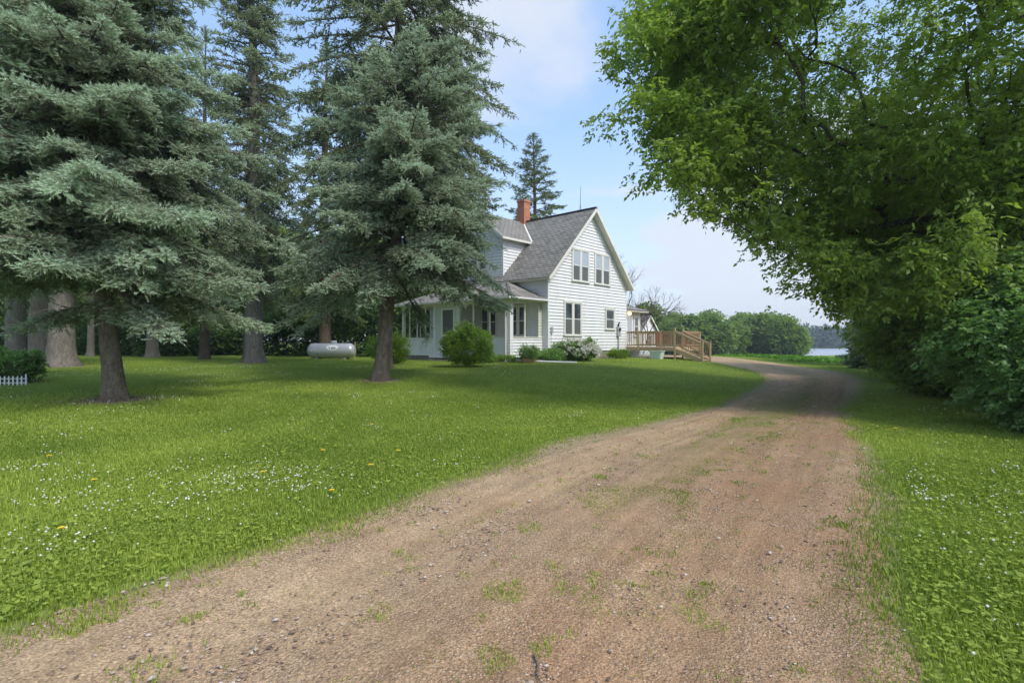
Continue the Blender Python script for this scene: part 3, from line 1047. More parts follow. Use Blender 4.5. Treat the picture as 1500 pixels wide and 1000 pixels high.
def grow(att, trunk, r, seg=0.45, wpath=0.22, bulge=0.12, jit=0.045):
    """branch skeleton: every attractor joins the nearest node"""
    n0 = len(trunk)
    cap = n0 + len(att) * 14
    N = np.zeros((cap, 3)); par = np.full(cap, -1); plen = np.zeros(cap)
    N[:n0] = trunk
    for i in range(1, n0):
        par[i] = i - 1
        plen[i] = plen[i - 1] + np.linalg.norm(trunk[i] - trunk[i - 1]) * 0.55
    n = n0
    d0 = np.linalg.norm(att[:, None] - trunk[None], axis=2).min(1)
    tips = []
    for a in att[np.argsort(d0)]:
        d = np.linalg.norm(N[:n] - a, axis=1)
        lowpen = np.maximum(0, N[:n, 2] - a[2]) * 0.25
        j = int(np.argmin(d + wpath * plen[:n] + lowpen))
        dist = d[j]
        k = max(1, min(12, int(round(dist / seg))))
        p0 = N[j]
        pd = N[j] - N[par[j]] if par[j] >= 0 else np.array([0, 0, 1.0])
        pd = pd / (np.linalg.norm(pd) + 1e-9)
        c = p0 + (a - p0) * 0.42 + pd * dist * 0.13 + np.array([0, 0, bulge * dist * 0.6]) + r.normal(0, jit, 3) * dist
        last = j
        for q in range(1, k + 1):
            t = q / k
            pt = (1 - t) ** 2 * p0 + 2 * t * (1 - t) * c + t * t * a
            N[n] = pt; par[n] = last; plen[n] = plen[last] + dist / k
            last = n
            n += 1
        tips.append(last)
    N, par = N[:n], par[:n]
    cnt = np.zeros(n)
    cnt[tips] = 1
    for i in range(n - 1, 0, -1):
        if par[i] >= 0:
            cnt[par[i]] += cnt[i]
    return N, par, cnt, np.array(tips), n0


def pinnate(P, D, n_leaf, rl, size, r, droop=0.35, wid=0.36, tint=None, flat=0.5):
    """compound leaves at P along D; each leaflet two folded triangles"""
    n = len(P)
    k = np.arange(n_leaf)
    u = ((k // 2) + 1) / ((n_leaf + 1) // 2)
    sgn = np.where(k % 2 == 0, 1.0, -1.0)
    if n_leaf % 2:
        sgn[-1] = 0
    up = nrm(np.array([[0, 0, 1.0]]) + r.normal(0, flat, (n, 3)))
    S_ = nrm(np.cross(D, up))
    Q = P[:, None] + D[:, None] * (rl[:, None] * u[None])[..., None]
    Q[..., 2] -= droop * rl[:, None] * u[None] ** 2
    ld = nrm(D[:, None] * 0.65 + S_[:, None] * sgn[None, :, None] * 0.9 + np.array([0, 0, -0.45 * droop / 0.35]) + r.normal(0, 0.22, (n, n_leaf, 3)))
    ln = (size * r.uniform(0.7, 1.25, (n, n_leaf)))[..., None]
    nn = nrm(up[:, None] + r.normal(0, 0.3, (n, n_leaf, 3)))
    w = nrm(np.cross(ld, nn)) * ln * wid * 0.5
    nn2 = np.cross(w, ld)
    lift = nrm(nn2) * ln * 0.06
    b = Q; t = Q + ld * ln
    mdl = Q + ld * ln * 0.42
    V = np.stack([b, mdl + w + lift, t, mdl - w + lift], 2).reshape(-1, 3)
    m = n * n_leaf
    o = (np.arange(m) * 4)[:, None]
    Fc = np.concatenate([o + np.array([[0, 1, 2]]), o + np.array([[0, 2, 3]])])
    if tint is None:
        tint = r.random(n)
    T = np.clip(np.repeat(tint, n_leaf) + r.uniform(-0.12, 0.12, m), 0, 1)
    return V, Fc, np.repeat(T, 4)


def ellip_points(blobs, n, r, shell=0.55, gate=None):
    """points spread in a union of ellipsoids, thicker towards the skin"""
    vol = np.array([b[3] * b[4] * b[5] * (b[6] if len(b) > 6 else 1) for b in blobs])
    pick = r.choice(len(blobs), n, p=vol / vol.sum())
    B = np.array([b[:6] for b in blobs])[pick]
    d = nrm(r.normal(0, 1, (n, 3)))
    rad = r.random(n) ** (1 / 3.0)
    rad = shell + (1 - shell) * rad if False else rad ** (1 - shell)
    P = B[:, :3] + d * B[:, 3:] * rad[:, None]
    return P


def broadleaf(name, loc, trunk, r0, blobs, natt, seed, mat, bark, label, group=None, cat='tree', nspray=9, n_leaf=7, rl=0.22, lsize=0.075,
              spread=0.3, droop=0.35, shell=0.45, gate=0.0, gsc=0.5, zmin=None, rtip=0.004, rexp=0.47, wid=0.36, nodes_leaf=True, seg=0.45,
              flat=0.5, children=('trunk', 'crown'), bulge=0.12, sides=14, flare=1.0, upbias=0.0, jit=0.045):
    r = np.random.default_rng(seed)
    trunk = np.array(trunk, float)
    A = ellip_points(blobs, natt, r, shell)
    if gate:
        g = fbm(A, gsc, seed * 1.3, 3)
        A = A[g > np.quantile(g, gate)]
    if zmin is not None:
        A = A[A[:, 2] > zmin]
    N, par, cnt, tips, n0 = grow(A, trunk, r, seg, bulge=bulge, jit=jit)
    root = empty(name, loc)
    tag(root, label, cat, group)
    # wood
    rr = rtip * np.maximum(cnt, 1) ** rexp
    rr = np.minimum(rr, r0 * 0.6)
    i = np.arange(n0, len(N))
    v, q = tubes_segments(N[par[i]], N[i], np.where(par[i] >= n0, rr[par[i]], rr[i]), rr[i], 6)
    tr = r0 * np.linspace(1, 0.45, n0) * (1 + 0.35 * flare * np.exp(-(trunk[:, 2] - trunk[0, 2]) / 0.3))
    tv, tq = trunk_mesh(trunk, tr, sides, seed, flare=flare)
    wood = np_mesh(children[0], np.concatenate([tv, v]), [tq, q + len(tv)], smooth=True)
    link(children[0], wood, bark, root)
    # leaves
    if nspray:
        src = [N[tips]]
        pdir = [N[tips] - N[par[tips]]]
        if nodes_leaf:
            a = par[tips]
            a = a[(a >= n0)]
            src.append(N[a]); pdir.append(N[a] - N[np.maximum(par[a], 0)])
        src = np.concatenate(src); pdir = nrm(np.concatenate(pdir))
        P = np.repeat(src, nspray, 0)
        D0 = np.repeat(pdir, nspray, 0)
        P = P + r.normal(0, spread * 0.5, P.shape) * np.array([1, 1, 0.75])
        D = nrm(D0 * 0.6 + r.normal(0, 0.6, P.shape) * np.array([1, 1, 0.5]) + np.array([0, 0, upbias]))
        tint = np.clip(0.15 + 0.75 * fbm(P, 0.8, seed + 2, 3) + r.uniform(-0.22, 0.22, len(P)), 0, 1)
        V, Fc, T = pinnate(P, D, n_leaf, np.full(len(P), rl) * r.uniform(0.6, 1.2, len(P)), lsize, r, droop, wid, tint, flat)
        if zmin is not None:
            V[:, 2] = np.maximum(V[:, 2], zmin - 0.35)
        link(children[1], np_mesh(children[1], V, [Fc], {'tint': T}), mat, root)
    return root


def rel(p, base):
    return [tuple(np.array(q[:3]) - np.array(base)) + tuple(q[3:]) for q in p]


# ------------------------------------------------------------------ the spruces
def cone(R, pw=0.85, lo=0.62):
    return lambda f: R * np.clip(1 - f, 0.02, 1) ** pw * (lo + (1 - lo) * np.clip(f * 5 + 0.2, 0, 1))


spruce('blue_spruce', (-9.35, 12.4, tz(-9.35, 12.4)), 16.5, 3.4, cone(4.7, 1.0, 0.85), 0.195, 11, M['spruce_blue'], M['bark_spruce'],
       lean=(-1.5, 0.3), whorl=0.44, per=9, layer=0.5, sec=0.10, fstep=0.052, flen=0.20, frad=0.046, m=14, wid=0.22, droop=0.17, inner=0.06, ztop=12.6, dead=60, tintb=0.66,
       label='large blue spruce with silvery needles and leaning trunk nearest the drive', trunk_bow=0.05, hang=0.42,
       extra=[(2.3, -2.6, 1.9), (2.9, 0.1, 3.6), (2.3, 2.9, 1.6), (2.7, -0.5, 3.2), (2.6, 0.6, 3.7)])

spruce('blue_spruce', (-4.18, 16.7, tz(-4.18, 16.7)), 10.4, 3.5, cone(4.05, 0.50, 0.86), 0.22, 23, M['spruce_blue'], M['bark_spruce'],
       lean=(1.15, 0.1), whorl=0.38, per=8, layer=0.8, clump=0.34, lmax=3.75, asym=lambda a, f: 1 + 0.22 * np.sin(a * 2 + 1.0 + f * 9) + 0.14 * np.sin(a * 5 + f * 17), sec=0.10, fstep=0.052, flen=0.20, frad=0.046, m=14, wid=0.22, droop=0.30, inner=0.06, dead=50, tintb=0.60,
       label='shorter blue spruce with drooping skirts in front of the porch', hang=0.6,
       extra=[(3.6, 3.3, 3.6), (3.1, -2.4, 1.8), (4.0, 0.05, 3.0), (3.6, 3.9, 2.8), (3.1, -1.9, 1.9), (3.5, -3.0, 3.0), (4.6, -0.25, 3.0), (4.1, -0.6, 3.0), (5.0, 0.3, 3.0), (4.3, 0.5, 2.9)])

spruce('tall_spruce', (-12.75, 26.0, tz(-12.75, 26.0)), 23.0, 4.2, cone(3.0, 0.42, 0.8), 0.40, 31, M['spruce_grey'], M['bark_old'],
       lean=(-0.1, 0), whorl=0.45, per=5, sec=0.14, fstep=0.07, flen=0.23, frad=0.062, m=7, droop=0.42, ztop=20.5, gap=0.08, inner=0.08, clump=0.33, layer=0.8, dead=70, tintb=0.6,
       label='tall narrow grey green spruce with visible bare trunk, left of the tank', hang=0.7)

spruce('tall_spruce', (-5.25, 21.5, tz(-5.25, 21.5)), 25.0, 7.6, cone(5.3, 0.36, 0.8), 0.30, 47, M['spruce_grey'], M['bark_spruce'],
       lean=(1.2, 0), whorl=0.46, per=5, sec=0.14, fstep=0.066, flen=0.24, frad=0.062, m=7, droop=0.38, ztop=18.6, gap=0.12, inner=0.12, clump=0.36, layer=0.8, dead=50, tintb=0.5,
       label='tallest spruce with open spreading limbs rising behind the drooping blue spruce', hang=0.8)

x, y, z = at(476, 36)
GRPB = 'old spruces behind the lawn'
sp_a = spruce('green_spruce', (x, y, z), 21.5, 4.0, cone(3.6, 0.6, 0.8), 0.42, 53, M['spruce_green'], M['bark_dark'],
              whorl=0.6, per=4, sec=0.2, fstep=0.085, flen=0.26, frad=0.085, m=6, droop=0.40, gap=0.1, dead=40, tintb=0.6, hang=0.7, sides=14,
              label='yellowish green spruce whose trunk stands right behind the propane tank', group=GRPB)
x, y, z = at(668, 43)
sp_b = spruce('green_spruce', (x, y, z), 22.0, 5.0, cone(5.6, 0.75, 0.9), 0.36, 59, M['spruce_green'], M['bark_dark'],
              whorl=0.62, per=5, sec=0.2, fstep=0.09, flen=0.27, frad=0.085, m=6, droop=0.2, gap=0.05, tintb=0.45, hang=0.6, sides=12,
              label='dark layered spruce behind the left half of the house roof', group='spruces behind the house')
x, y, z = at(783, 56)
c = copy_tree(sp_b, (x, y, z), 2.1, (1.12, 1.12, 1.06))
tag(c, 'dark spruce standing alone behind the brick chimney', 'tree', 'spruces behind the house')
x, y, z = at(300, 31)
c = copy_tree(sp_a, (x, y, z), 1.0, (0.6, 0.6, 0.91)); tag(c, 'thin pointed spruce between the big blue spruce and the tall narrow one', 'tree', GRPB)
old = [(24, 30, 1.15, 'old thick trunked spruce at the left edge of the lawn'),
       (60, 26, 1.1, 'old spruce with grey shaded trunk, middle of the three thick ones at left'),
       (90, 23, 1.15, 'old spruce with sunlit pale bark, rightmost of the three thick trunks at left'),
       (223, 35, 0.8, 'spruce with reddish trunk standing right of the big blue spruce trunk at the wood edge'),
       (247, 41, 0.55, 'slim spruce with dark trunk close beside the reddish trunk'),
       (133, 37, 0.5, 'slim grey spruce trunk just left of the big blue spruce trunk'),
       (192, 40, 0.6, 'dark slim spruce just right of the big blue spruce trunk'),
       (364, 31, 0.62, 'dark red spruce trunk tucked behind the tall narrow spruce')]
sp_o = None
for k, (px, yy, s, lab) in enumerate(old):
    x, y, z = at(px, yy)
    if sp_o is None:
        sp_o = spruce('old_spruce', (x, y, z), 19.0, 4.6, cone(3.7, 0.5, 0.85), 0.43, 67, M['spruce_green'], M['bark_old'],
                      whorl=0.7, per=4, sec=0.22, fstep=0.09, flen=0.26, frad=0.085, m=6, droop=0.42, gap=0.05, dead=60, tintb=0.5, hang=0.7, sides=18,
                      label=lab, group=GRPB)
        sp_o.scale = (s, s, 1.0)
    else:
        c = copy_tree(sp_o, (x, y, z), k * 1.7, (s, s, 0.8 + 0.25 * s))
        tag(c, lab, 'tree', GRPB)

# ------------------------------------------------------------------ right hand broadleaf trees and bushes
base = (12.5, 13.4, tz(12.5, 13.4))
blobs = [(10.2, 13.8, 9.0, 6.7, 6.0, 5.0), (11.4, 13.0, 5.2, 3.9, 4.0, 2.8), (6.9, 11.6, 4.0, 1.3, 1.6, 0.9, 1.6), (9.0, 11.0, 3.5, 1.9, 1.8, 1.2, 1.5),
         (4.9, 12.2, 6.4, 1.6, 1.6, 1.1, 1.8), (4.6, 12.2, 9.6, 1.7, 1.8, 1.6, 1.3),
         (2.95, 11.9, 6.75, 0.95, 0.9, 0.42, 5.0), (3.6, 11.4, 5.35, 0.85, 0.9, 0.38, 5.0), (4.75, 11.1, 4.6, 0.9, 0.9, 0.36, 5.0), (5.55, 11.1, 4.0, 0.7, 0.8, 0.32, 5.0),
         (6.5, 11.3, 3.2, 0.7, 0.7, 0.34, 5.0), (3.1, 12.2, 8.2, 0.8, 0.9, 0.5, 5.0), (3.6, 12.2, 9.3, 0.9, 0.9, 0.5, 4.0), (7.4, 11.8, 2.6, 0.6, 0.6, 0.4, 5.0)]
broadleaf('maple_tree', base, [(0, 0, -0.1), (-0.05, 0, 0.5), (-0.1, 0, 1.2), (-0.25, -0.1, 2.0), (-0.35, -0.1, 2.8), (-0.5, -0.2, 3.6)], 0.36,
          [(b[0] - base[0], b[1] - base[1], b[2] - base[2]) + tuple(b[3:]) for b in blobs], 3700, 5, M['leaf_ash'], M['bark_grey'],
          'huge bright green broadleaf tree overhanging the right side of the drive', nspray=13, n_leaf=5, rl=0.20, lsize=0.118, spread=0.42,
          droop=0.40, shell=0.5, gate=0.17, gsc=0.6, rtip=0.0046, wid=0.52, bulge=0.05)

base = (10.0, 9.5, tz(10.0, 9.5))
broadleaf('leafy_bush', base, [(0, 0, -0.1), (0, 0, 0.2), (0.02, 0, 0.5)], 0.06,
          [(0, 0, 1.4, 2.05, 2.0, 1.35), (-0.5, -0.8, 0.8, 1.3, 1.2, 0.8, 1.5), (0.4, 0.3, 2.6, 1.4, 1.6, 0.8), (0.6, -1.4, 1.0, 1.4, 1.3, 0.95, 1.4)], 1700, 8,
          M['leaf_bush'], M['bark_dark'], 'large dark green leafy bush nearest on the right verge', cat='bush', children=('stem', 'foliage'), nspray=8, n_leaf=5,
          rl=0.12, lsize=0.078, spread=0.26, droop=0.4, shell=0.5, gate=0.22, gsc=1.0, zmin=0.12, rtip=0.003, wid=0.75, seg=0.3, flat=0.35, flare=0)
base = (13.4, 16.0, tz(13.4, 16.0))
bb = broadleaf('leafy_bush', base, [(0, 0, -0.1), (0, 0, 0.2), (0.02, 0, 0.5)], 0.06,
               [(0, 0, 1.8, 2.0, 2.0, 1.8), (-0.7, -0.7, 0.9, 1.3, 1.3, 0.85, 1.4), (0.2, 0.3, 3.4, 1.6, 1.6, 1.2)], 800, 9,
               M['leaf_wood'], M['bark_dark'], 'dark bush under the overhanging tree, second along the right verge', cat='bush', children=('stem', 'foliage'), nspray=8, n_leaf=5,
               rl=0.15, lsize=0.13, spread=0.3, droop=0.4, shell=0.5, gate=0.06, gsc=0.9, zmin=0.1, rtip=0.003, wid=0.6, seg=0.35, flare=0)
for (bx, by, s, lab) in [(16.0, 20.5, 1.0, 'small round bush, third along the right verge'), (12.6, 12.6, 1.1, 'bush filling the gap behind the nearest bush on the right')]:
    c = copy_tree(bb, (bx, by, tz(bx, by)), bx, s)
    tag(c, lab, 'bush', 'bushes along the right verge')
x, y, z = at(1278, 31)
spruce('juniper_bush', (x, y, z), 2.6, 0.35, cone(1.9, 0.6, 0.8), 0.09, 71, M['spruce_grey'], M['bark_dark'], whorl=0.14, per=5, sec=0.12, fstep=0.06, flen=0.2,
       frad=0.07, m=6, droop=0.2, inner=0.1, tintb=0.6, label='low bluish evergreen bush leaning over the verge beside the lake view', cat='bush', sides=10)
base = (19.5, 24.5)
t2 = broadleaf('shade_tree', (base[0], base[1], tz(*base)), [(0, 0, -0.1), (0, 0, 0.6), (0.1, 0, 1.3), (0.1, 0.1, 2.0), (0.2, 0.1, 2.8)], 0.2,
               [(0, 0, 5.6, 4.2, 4.2, 3.9), (-1.2, -1.0, 3.0, 2.8, 2.6, 1.8), (0.5, -1.0, 2.0, 3.0, 2.6, 1.5)], 1100, 15, M['leaf_wood'], M['bark_dark'],
               'dense green tree behind the overhanging tree, beside the second verge bush', nspray=8, n_leaf=5, rl=0.3, lsize=0.22, spread=0.5, droop=0.4,
               shell=0.5, gate=0.05, zmin=0.4, rtip=0.006, wid=0.5, seg=0.6, group='trees along the right verge')
for (bx, by, s, lab) in [(26.5, 35, 0.95, 'green tree farthest along the right verge, near the lake'), (20.0, 15.0, 1.15, 'green tree behind the nearest bush at the right edge')]:
    c = copy_tree(t2, (bx, by, tz(bx, by)), by, s)
    tag(c, lab, 'tree', 'trees along the right verge')

# ------------------------------------------------------------------ woods at the left, behind the spruces
GW = 'broadleaf trees of the wood behind the spruces'
x, y, z = at(255, 52)
w1 = broadleaf('woodland_tree', (x, y, z), [(0, 0, -0.2), (0, 0, 1), (0.1, 0, 2.2), (0.1, 0.1, 3.6), (0.2, 0.1, 5)], 0.22,
               [(0, 0, 7.5, 4.2, 4.2, 4.6), (1.0, -1, 4.2, 3.2, 3.0, 2.4), (-1.4, -0.6, 4.8, 2.8, 2.8, 2.4)], 900, 25, M['leaf_wood'], M['bark_dark'],
               'bright leafed tree glimpsed between the big blue spruce and the tall narrow spruce', nspray=8, n_leaf=3, rl=0.35, lsize=0.34, spread=0.6, droop=0.3, shell=0.45,
               zmin=0.5, rtip=0.007, wid=0.6, seg=0.8, group=GW)
for px, yy, s, lab in [(-60, 48, 1.1, 'leafy tree past the left edge behind the old thick spruces'), (40, 50, 0.95, 'leafy tree between the three thick spruce trunks'),
                       (135, 54, 1.05, 'leafy tree behind the trunk of the big blue spruce'), (405, 50, 1.0, 'leafy tree right of the tall narrow spruce'),
                       (330, 58, 1.0, 'leafy tree deep in the wood behind the tall narrow spruce'), (190, 47, 0.75, 'short leafy tree just right of the big blue spruce trunk'), (450, 60, 1.1, 'leafy tree deep in the wood behind the propane tank'), (520, 52, 1.05, 'leafy tree in the gap between the propane tank and the porch'), (600, 56, 0.9, 'leafy tree seen through the left end of the porch')]:
    x, y, z = at(px, yy)
    c = copy_tree(w1, (x, y, z), px * 0.13, s)
    tag(c, lab, 'tree', GW)


def undergrowth():
    r = np.random.default_rng(99)
    n = 30000
    px = r.uniform(-160, 640, n)
    dep = 38 + 5.5 * r.random(n) ** 1.2 + 1.5 * np.sin(px * 0.021)
    X = (px - 750) / 770 * dep
    P2 = np.stack([X, dep], 1)
    top = 1.2 + 3.4 * fbm(P2, 0.28, 12, 3) + 1.2 * ss(380, 450, px) - 1.2 * ss(170, 230, px) * (1 - ss(330, 380, px))
    Z = terrain(X, dep) + top * r.random(n) ** 0.8
    g = fbm(np.stack([X, dep, Z], 1), 0.7, 15, 3)
    k = g > 0.40
    P = np.stack([X, dep, Z], 1)[k]
    D = nrm(r.normal(0, 1, P.shape) * np.array([1, 1, 0.5]))
    tint = np.clip(0.1 + 0.9 * (fbm(P, 0.5, 19, 3) - 0.2) + r.uniform(-0.2, 0.2, len(P)), 0, 1)
    V, Fc, T = pinnate(P, D, 3, np.full(len(P), 0.25), 0.24, r, 0.35, 0.62, tint)
    o = link('undergrowth', np_mesh('undergrowth', V, [Fc], {'tint': T}), M['leaf_dark'])
    tag(o, 'dark leafy undergrowth along the wood edge behind the propane tank', 'undergrowth', kind='stuff')


undergrowth()

# ------------------------------------------------------------------ lake, far shore, line of trees beyond the field
lake = MB().poly((-30, 140, -3.2), (900, 140, -3.2), (900, 380, -3.2), (-30, 380, -3.2))
b = NT('lake_water')
nn_ = b.noise(b.scale(b.pos(), (0.35, 1.2, 1)), 1.6, 4, 0.6)
wm = b.out(b.principled(base=(0.33, 0.37, 0.40), rough=0.38, spec=0.9, normal=b.bump(nn_, 0.02, 0.1)))
tag(lake.build('water', wm), 'pale lake water seen beyond the field', kind='structure')


def far_forest():
    r = np.random.default_rng(5)
    Vs, Fs, Ts, off = [], [], [], 0
    for row in range(4):
        xs = np.arange(60, 560, 6.0)
        for x in xs:
            cx = x + r.uniform(-3, 3); cyy = 366 + row * 12 + r.uniform(-4, 4)
            hh = r.uniform(10, 15) + row * 1.2
            rd = r.uniform(3.5, 5.5)
            n = 150
            d = nrm(r.normal(0, 1, (n, 3)))
            P = np.array([cx, cyy, -2.6 + hh * 0.52]) + d * np.array([rd, rd, hh * 0.5]) * r.uniform(0.75, 1.05, (n, 1))
            v, f_, t = pinnate(P, nrm(r.normal(0, 1, (n, 3))), 2, np.full(n, 0.5), 1.5, r, 0.3, 0.8, np.clip(r.random() * 0.5 + 0.5 * r.random(n), 0, 1))
            Vs.append(v); Fs.append(f_ + off); Ts.append(t); off += len(v)
    o = link('far_forest', np_mesh('far_forest', np.concatenate(Vs), [np.concatenate(Fs)], {'tint': np.concatenate(Ts)}), M['leaf_far'])
    tag(o, 'bluish wood on the far shore of the lake', 'forest', kind='stuff')


far_forest()

GL = 'trees in the line between the field and the lake'
ln = []
for k, seed in enumerate((81, 82, 83)):
    o = broadleaf('lakeside_tree', (0, 0, 0), [(0, 0, -0.3), (0, 0, 0.8), (0.1, 0, 1.8), (0.1, 0.1, 3)], 0.2,
                  [(0, 0, 4.9, 3.8 + 0.4 * k, 3.6, 3.4), (1.6 - k, -0.8, 2.6, 3.2, 2.8, 2.2), (-1.8 + k, -0.5, 3.0, 2.9, 2.8, 2.3), (0.6 * k - 0.5, 0, 7.0, 2.0, 2.0, 1.6)],
                  640, seed, M['leaf_wood'], M['bark_dark'], 'x', nspray=8, n_leaf=3, rl=0.45, lsize=0.42, spread=0.9, droop=0.3, shell=0.4, gate=0.2, gsc=0.45, zmin=0.1, rtip=0.008,
                  wid=0.7, seg=1.0, group=GL, sides=8)
    ln.append(o)
line = [(1150, 112, 0.98, 'rightmost tree of the lakeside line, touching the lake view'), (1112, 116, 0.95, 'second tree from the lake end of the lakeside line'),
        (1075, 114, 1.0, 'third tree from the lake end of the lakeside line, under the taller crown'), (1040, 112, 1.0, 'fourth tree from the lake end of the lakeside line'),
        (1010, 110, 0.95, 'lakeside line tree directly above the lower stair posts'), (978, 112, 1.0, 'lakeside line tree behind the upper stair posts'),
        (948, 118, 1.15, 'lakeside line tree rising above the garage roof'), (915, 112, 1.0, 'lakeside line tree hidden mostly by the gable wall'),
        (1085, 128, 1.25, 'taller loose tree poking above the middle of the lakeside line'), (1130, 132, 1.05, 'tree in the back row of the line near the lake end'),
        (1030, 130, 1.05, 'back row tree peeking over the left half of the lakeside line'), (985, 132, 1.18, 'back row tree on the rise behind the deck stairs'), (1100, 142, 1.12, 'back row tree between the taller loose crown and the lake end of the line'), (1058, 144, 1.15, 'back row tree left of the taller loose crown of the line'), (1008, 146, 1.1, 'farthest tree of the line, above the middle of the deck stairs'), (962, 142, 1.2, 'back row tree above the deck railing posts'), (1168, 150, 0.8, 'small pale tree at the shore where the line meets the water')]
for k, (px, yy, s, lab) in enumerate(line):
    x, y, z = at(px, yy)
    s *= (1.02 + 0.16 * math.sin(k * 2.3))
    if k < 3:
        o = ln[k]
        o.location = (x, y, z); o.scale = (s, s, s); o.rotation_euler = (0, 0, k * 2.0)
    else:
        o = copy_tree(ln[k % 3], (x, y, z), k * 2.1, (s * 1.05, s * 1.05, s))
    tag(o, lab, 'tree', GL)


def crop():
    r = np.random.default_rng(17)
    n = 16000
    Y = r.uniform(42, 56, n); X = r.uniform(21, 48, n)
    k = (X > 20 + (60 - Y) * 0.12)
    X, Y = X[k], Y[k]
    P = np.stack([X, Y, terrain(X, Y) + r.uniform(0.03, 0.24, len(X)) * (0.3 + fbm(np.stack([X, Y], 1), 0.5, 3))], 1)
    V, Fc, T = pinnate(P, nrm(r.normal(0, 1, P.shape)), 3, np.full(len(P), 0.12), 0.2, r, 0.35, 0.7, r.random(len(P)))
    tag(link('crop_leaves', np_mesh('crop_leaves', V, [Fc], {'tint': T}), M['crop']), 'bright green leafy strip of crop at the field edge before the lake', 'crop', kind='stuff')


crop()

# ------------------------------------------------------------------ house materials
def paint(name, col, rough=0.5, dirt=0.12, spec=0.35, stain=(0.30, 0.27, 0.22)):
    b = NT(name)
    v = b.obj()
    n = b.noise(b.scale(v, (1, 1, 0.35)), 2.2, 5, 0.6)
    c = b.mix(b.ramp(n, [(0.45, 0.0), (0.8, dirt)]), col, stain)
    return b.out(b.principled(base=c, rough=rough, spec=spec, normal=b.bump(b.noise(v, 40, 3), 0.08, 0.004)))


def plain(name, col, rough=0.5, metal=0.0, spec=0.4):
    b = NT(name)
    n = b.noise(b.obj(), 9, 4)
    c = b.mix(0.25, col, b.ramp(n, [(0.3, (0.7, 0.7, 0.7)), (0.7, (1.15, 1.15, 1.15))]), 'MULTIPLY')
    return b.out(b.principled(base=c, rough=rough, metal=metal, spec=spec))


M['white'] = paint('white_siding', (0.76, 0.765, 0.77), 0.5, 0.22)
M['trim'] = paint('cream_trim', (0.72, 0.70, 0.62), 0.5, 0.15)
M['screen_wall'] = paint('porch_wall', (0.62, 0.66, 0.58), 0.6, 0.2)
b = NT('foundation_stone')
v = b.obj()
c = b.ramp(b.noise(v, 6, 5, 0.65), [(0.3, (0.16, 0.14, 0.12)), (0.7, (0.34, 0.31, 0.27))])
M['stone'] = b.out(b.principled(base=c, rough=0.95, normal=b.bump(b.noise(v, 18, 4), 0.5, 0.02)))


def shingle(name, c0, c1, c2, lichen=0.0):
    b = NT(name)
    v = b.obj()
    uv = b.n('ShaderNodeAttribute', attribute_name='uvw').outputs['Vector']
    br = b.n('ShaderNodeTexBrick', {'Vector': uv, 'Color1': c0, 'Color2': c1, 'Mortar': tuple(x * 0.35 for x in c0), 'Scale': 1.0, 'Mortar Size': 0.022, 'Bias': 0.0,
                                    'Brick Width': 0.36, 'Row Height': 0.19})
    col = b.mix(b.ramp(b.noise(v, 1.2, 5, 0.65), [(0.4, 0.0), (0.7, 0.7)]), br.outputs['Color'], c2)
    col = b.mix(0.5, col, b.ramp(b.noise(uv, 26, 3, 0.7), [(0.25, (0.45, 0.45, 0.45)), (0.75, (1.4, 1.4, 1.4))]), 'MULTIPLY')
    if lichen:
        col = b.mix(b.ramp(b.noise(v, 3.0, 6, 0.7, dist=1.0), [(0.5, 0.0), (0.62, lichen)]), col, (0.36, 0.34, 0.33))
    h = b.math('SUBTRACT', 1.0, br.outputs['Fac'])
    return b.out(b.principled(base=col, rough=0.92, spec=0.15, normal=b.bump(h, 0.8, 0.012)))


M['roof'] = shingle('grey_shingle', (0.19, 0.183, 0.165), (0.35, 0.335, 0.30), (0.27, 0.257, 0.23))
M['roof_light'] = shingle('tan_shingle', (0.22, 0.21, 0.19), (0.30, 0.285, 0.26), (0.26, 0.25, 0.225))
M['roof_porch'] = shingle('weathered_shingle', (0.20, 0.187, 0.165), (0.33, 0.31, 0.275), (0.26, 0.243, 0.215), 0.7)
b = NT('chimney_brick')
uv = b.obj()
br = b.n('ShaderNodeTexBrick', {'Vector': b.n('ShaderNodeMapping', {'Vector': uv, 'Rotation': (math.radians(90), 0, 0)}).outputs[0], 'Color1': (0.40, 0.115, 0.055), 'Color2': (0.52, 0.18, 0.085),
                                'Mortar': (0.42, 0.30, 0.24), 'Scale': 1.0, 'Mortar Size': 0.008, 'Brick Width': 0.21, 'Row Height': 0.075})
M['brick'] = b.out(b.principled(base=b.mix(b.ramp(b.noise(uv, 5, 4), [(0.4, 0.0), (0.8, 0.5)]), br.outputs['Color'], (0.30, 0.10, 0.06)), rough=0.9, normal=b.bump(b.math('SUBTRACT', 1.0, br.outputs['Fac']), 0.5, 0.01)))
b = NT('window_glass')
M['glass'] = b.out(b.principled(base=b.ramp(b.noise(b.obj(), 1.1, 2), [(0.35, (0.035, 0.045, 0.055)), (0.7, (0.13, 0.15, 0.17))]), rough=0.06, spec=0.8))
M['insect_screen'] = plain('insect_screen', (0.12, 0.125, 0.125), 0.55)
M['blind'] = plain('window_blind', (0.42, 0.47, 0.52), 0.35, 0.0, 0.6)
M['metal'] = plain('grey_metal', (0.42, 0.45, 0.46), 0.45, 0.2)
M['dark'] = plain('dark_plastic', (0.03, 0.03, 0.03), 0.5)
M['rod'] = plain('dark_rod', (0.10, 0.09, 0.085), 0.5, 0.5)
M['gutter'] = paint('white_gutter', (0.76, 0.76, 0.72), 0.4, 0.2)


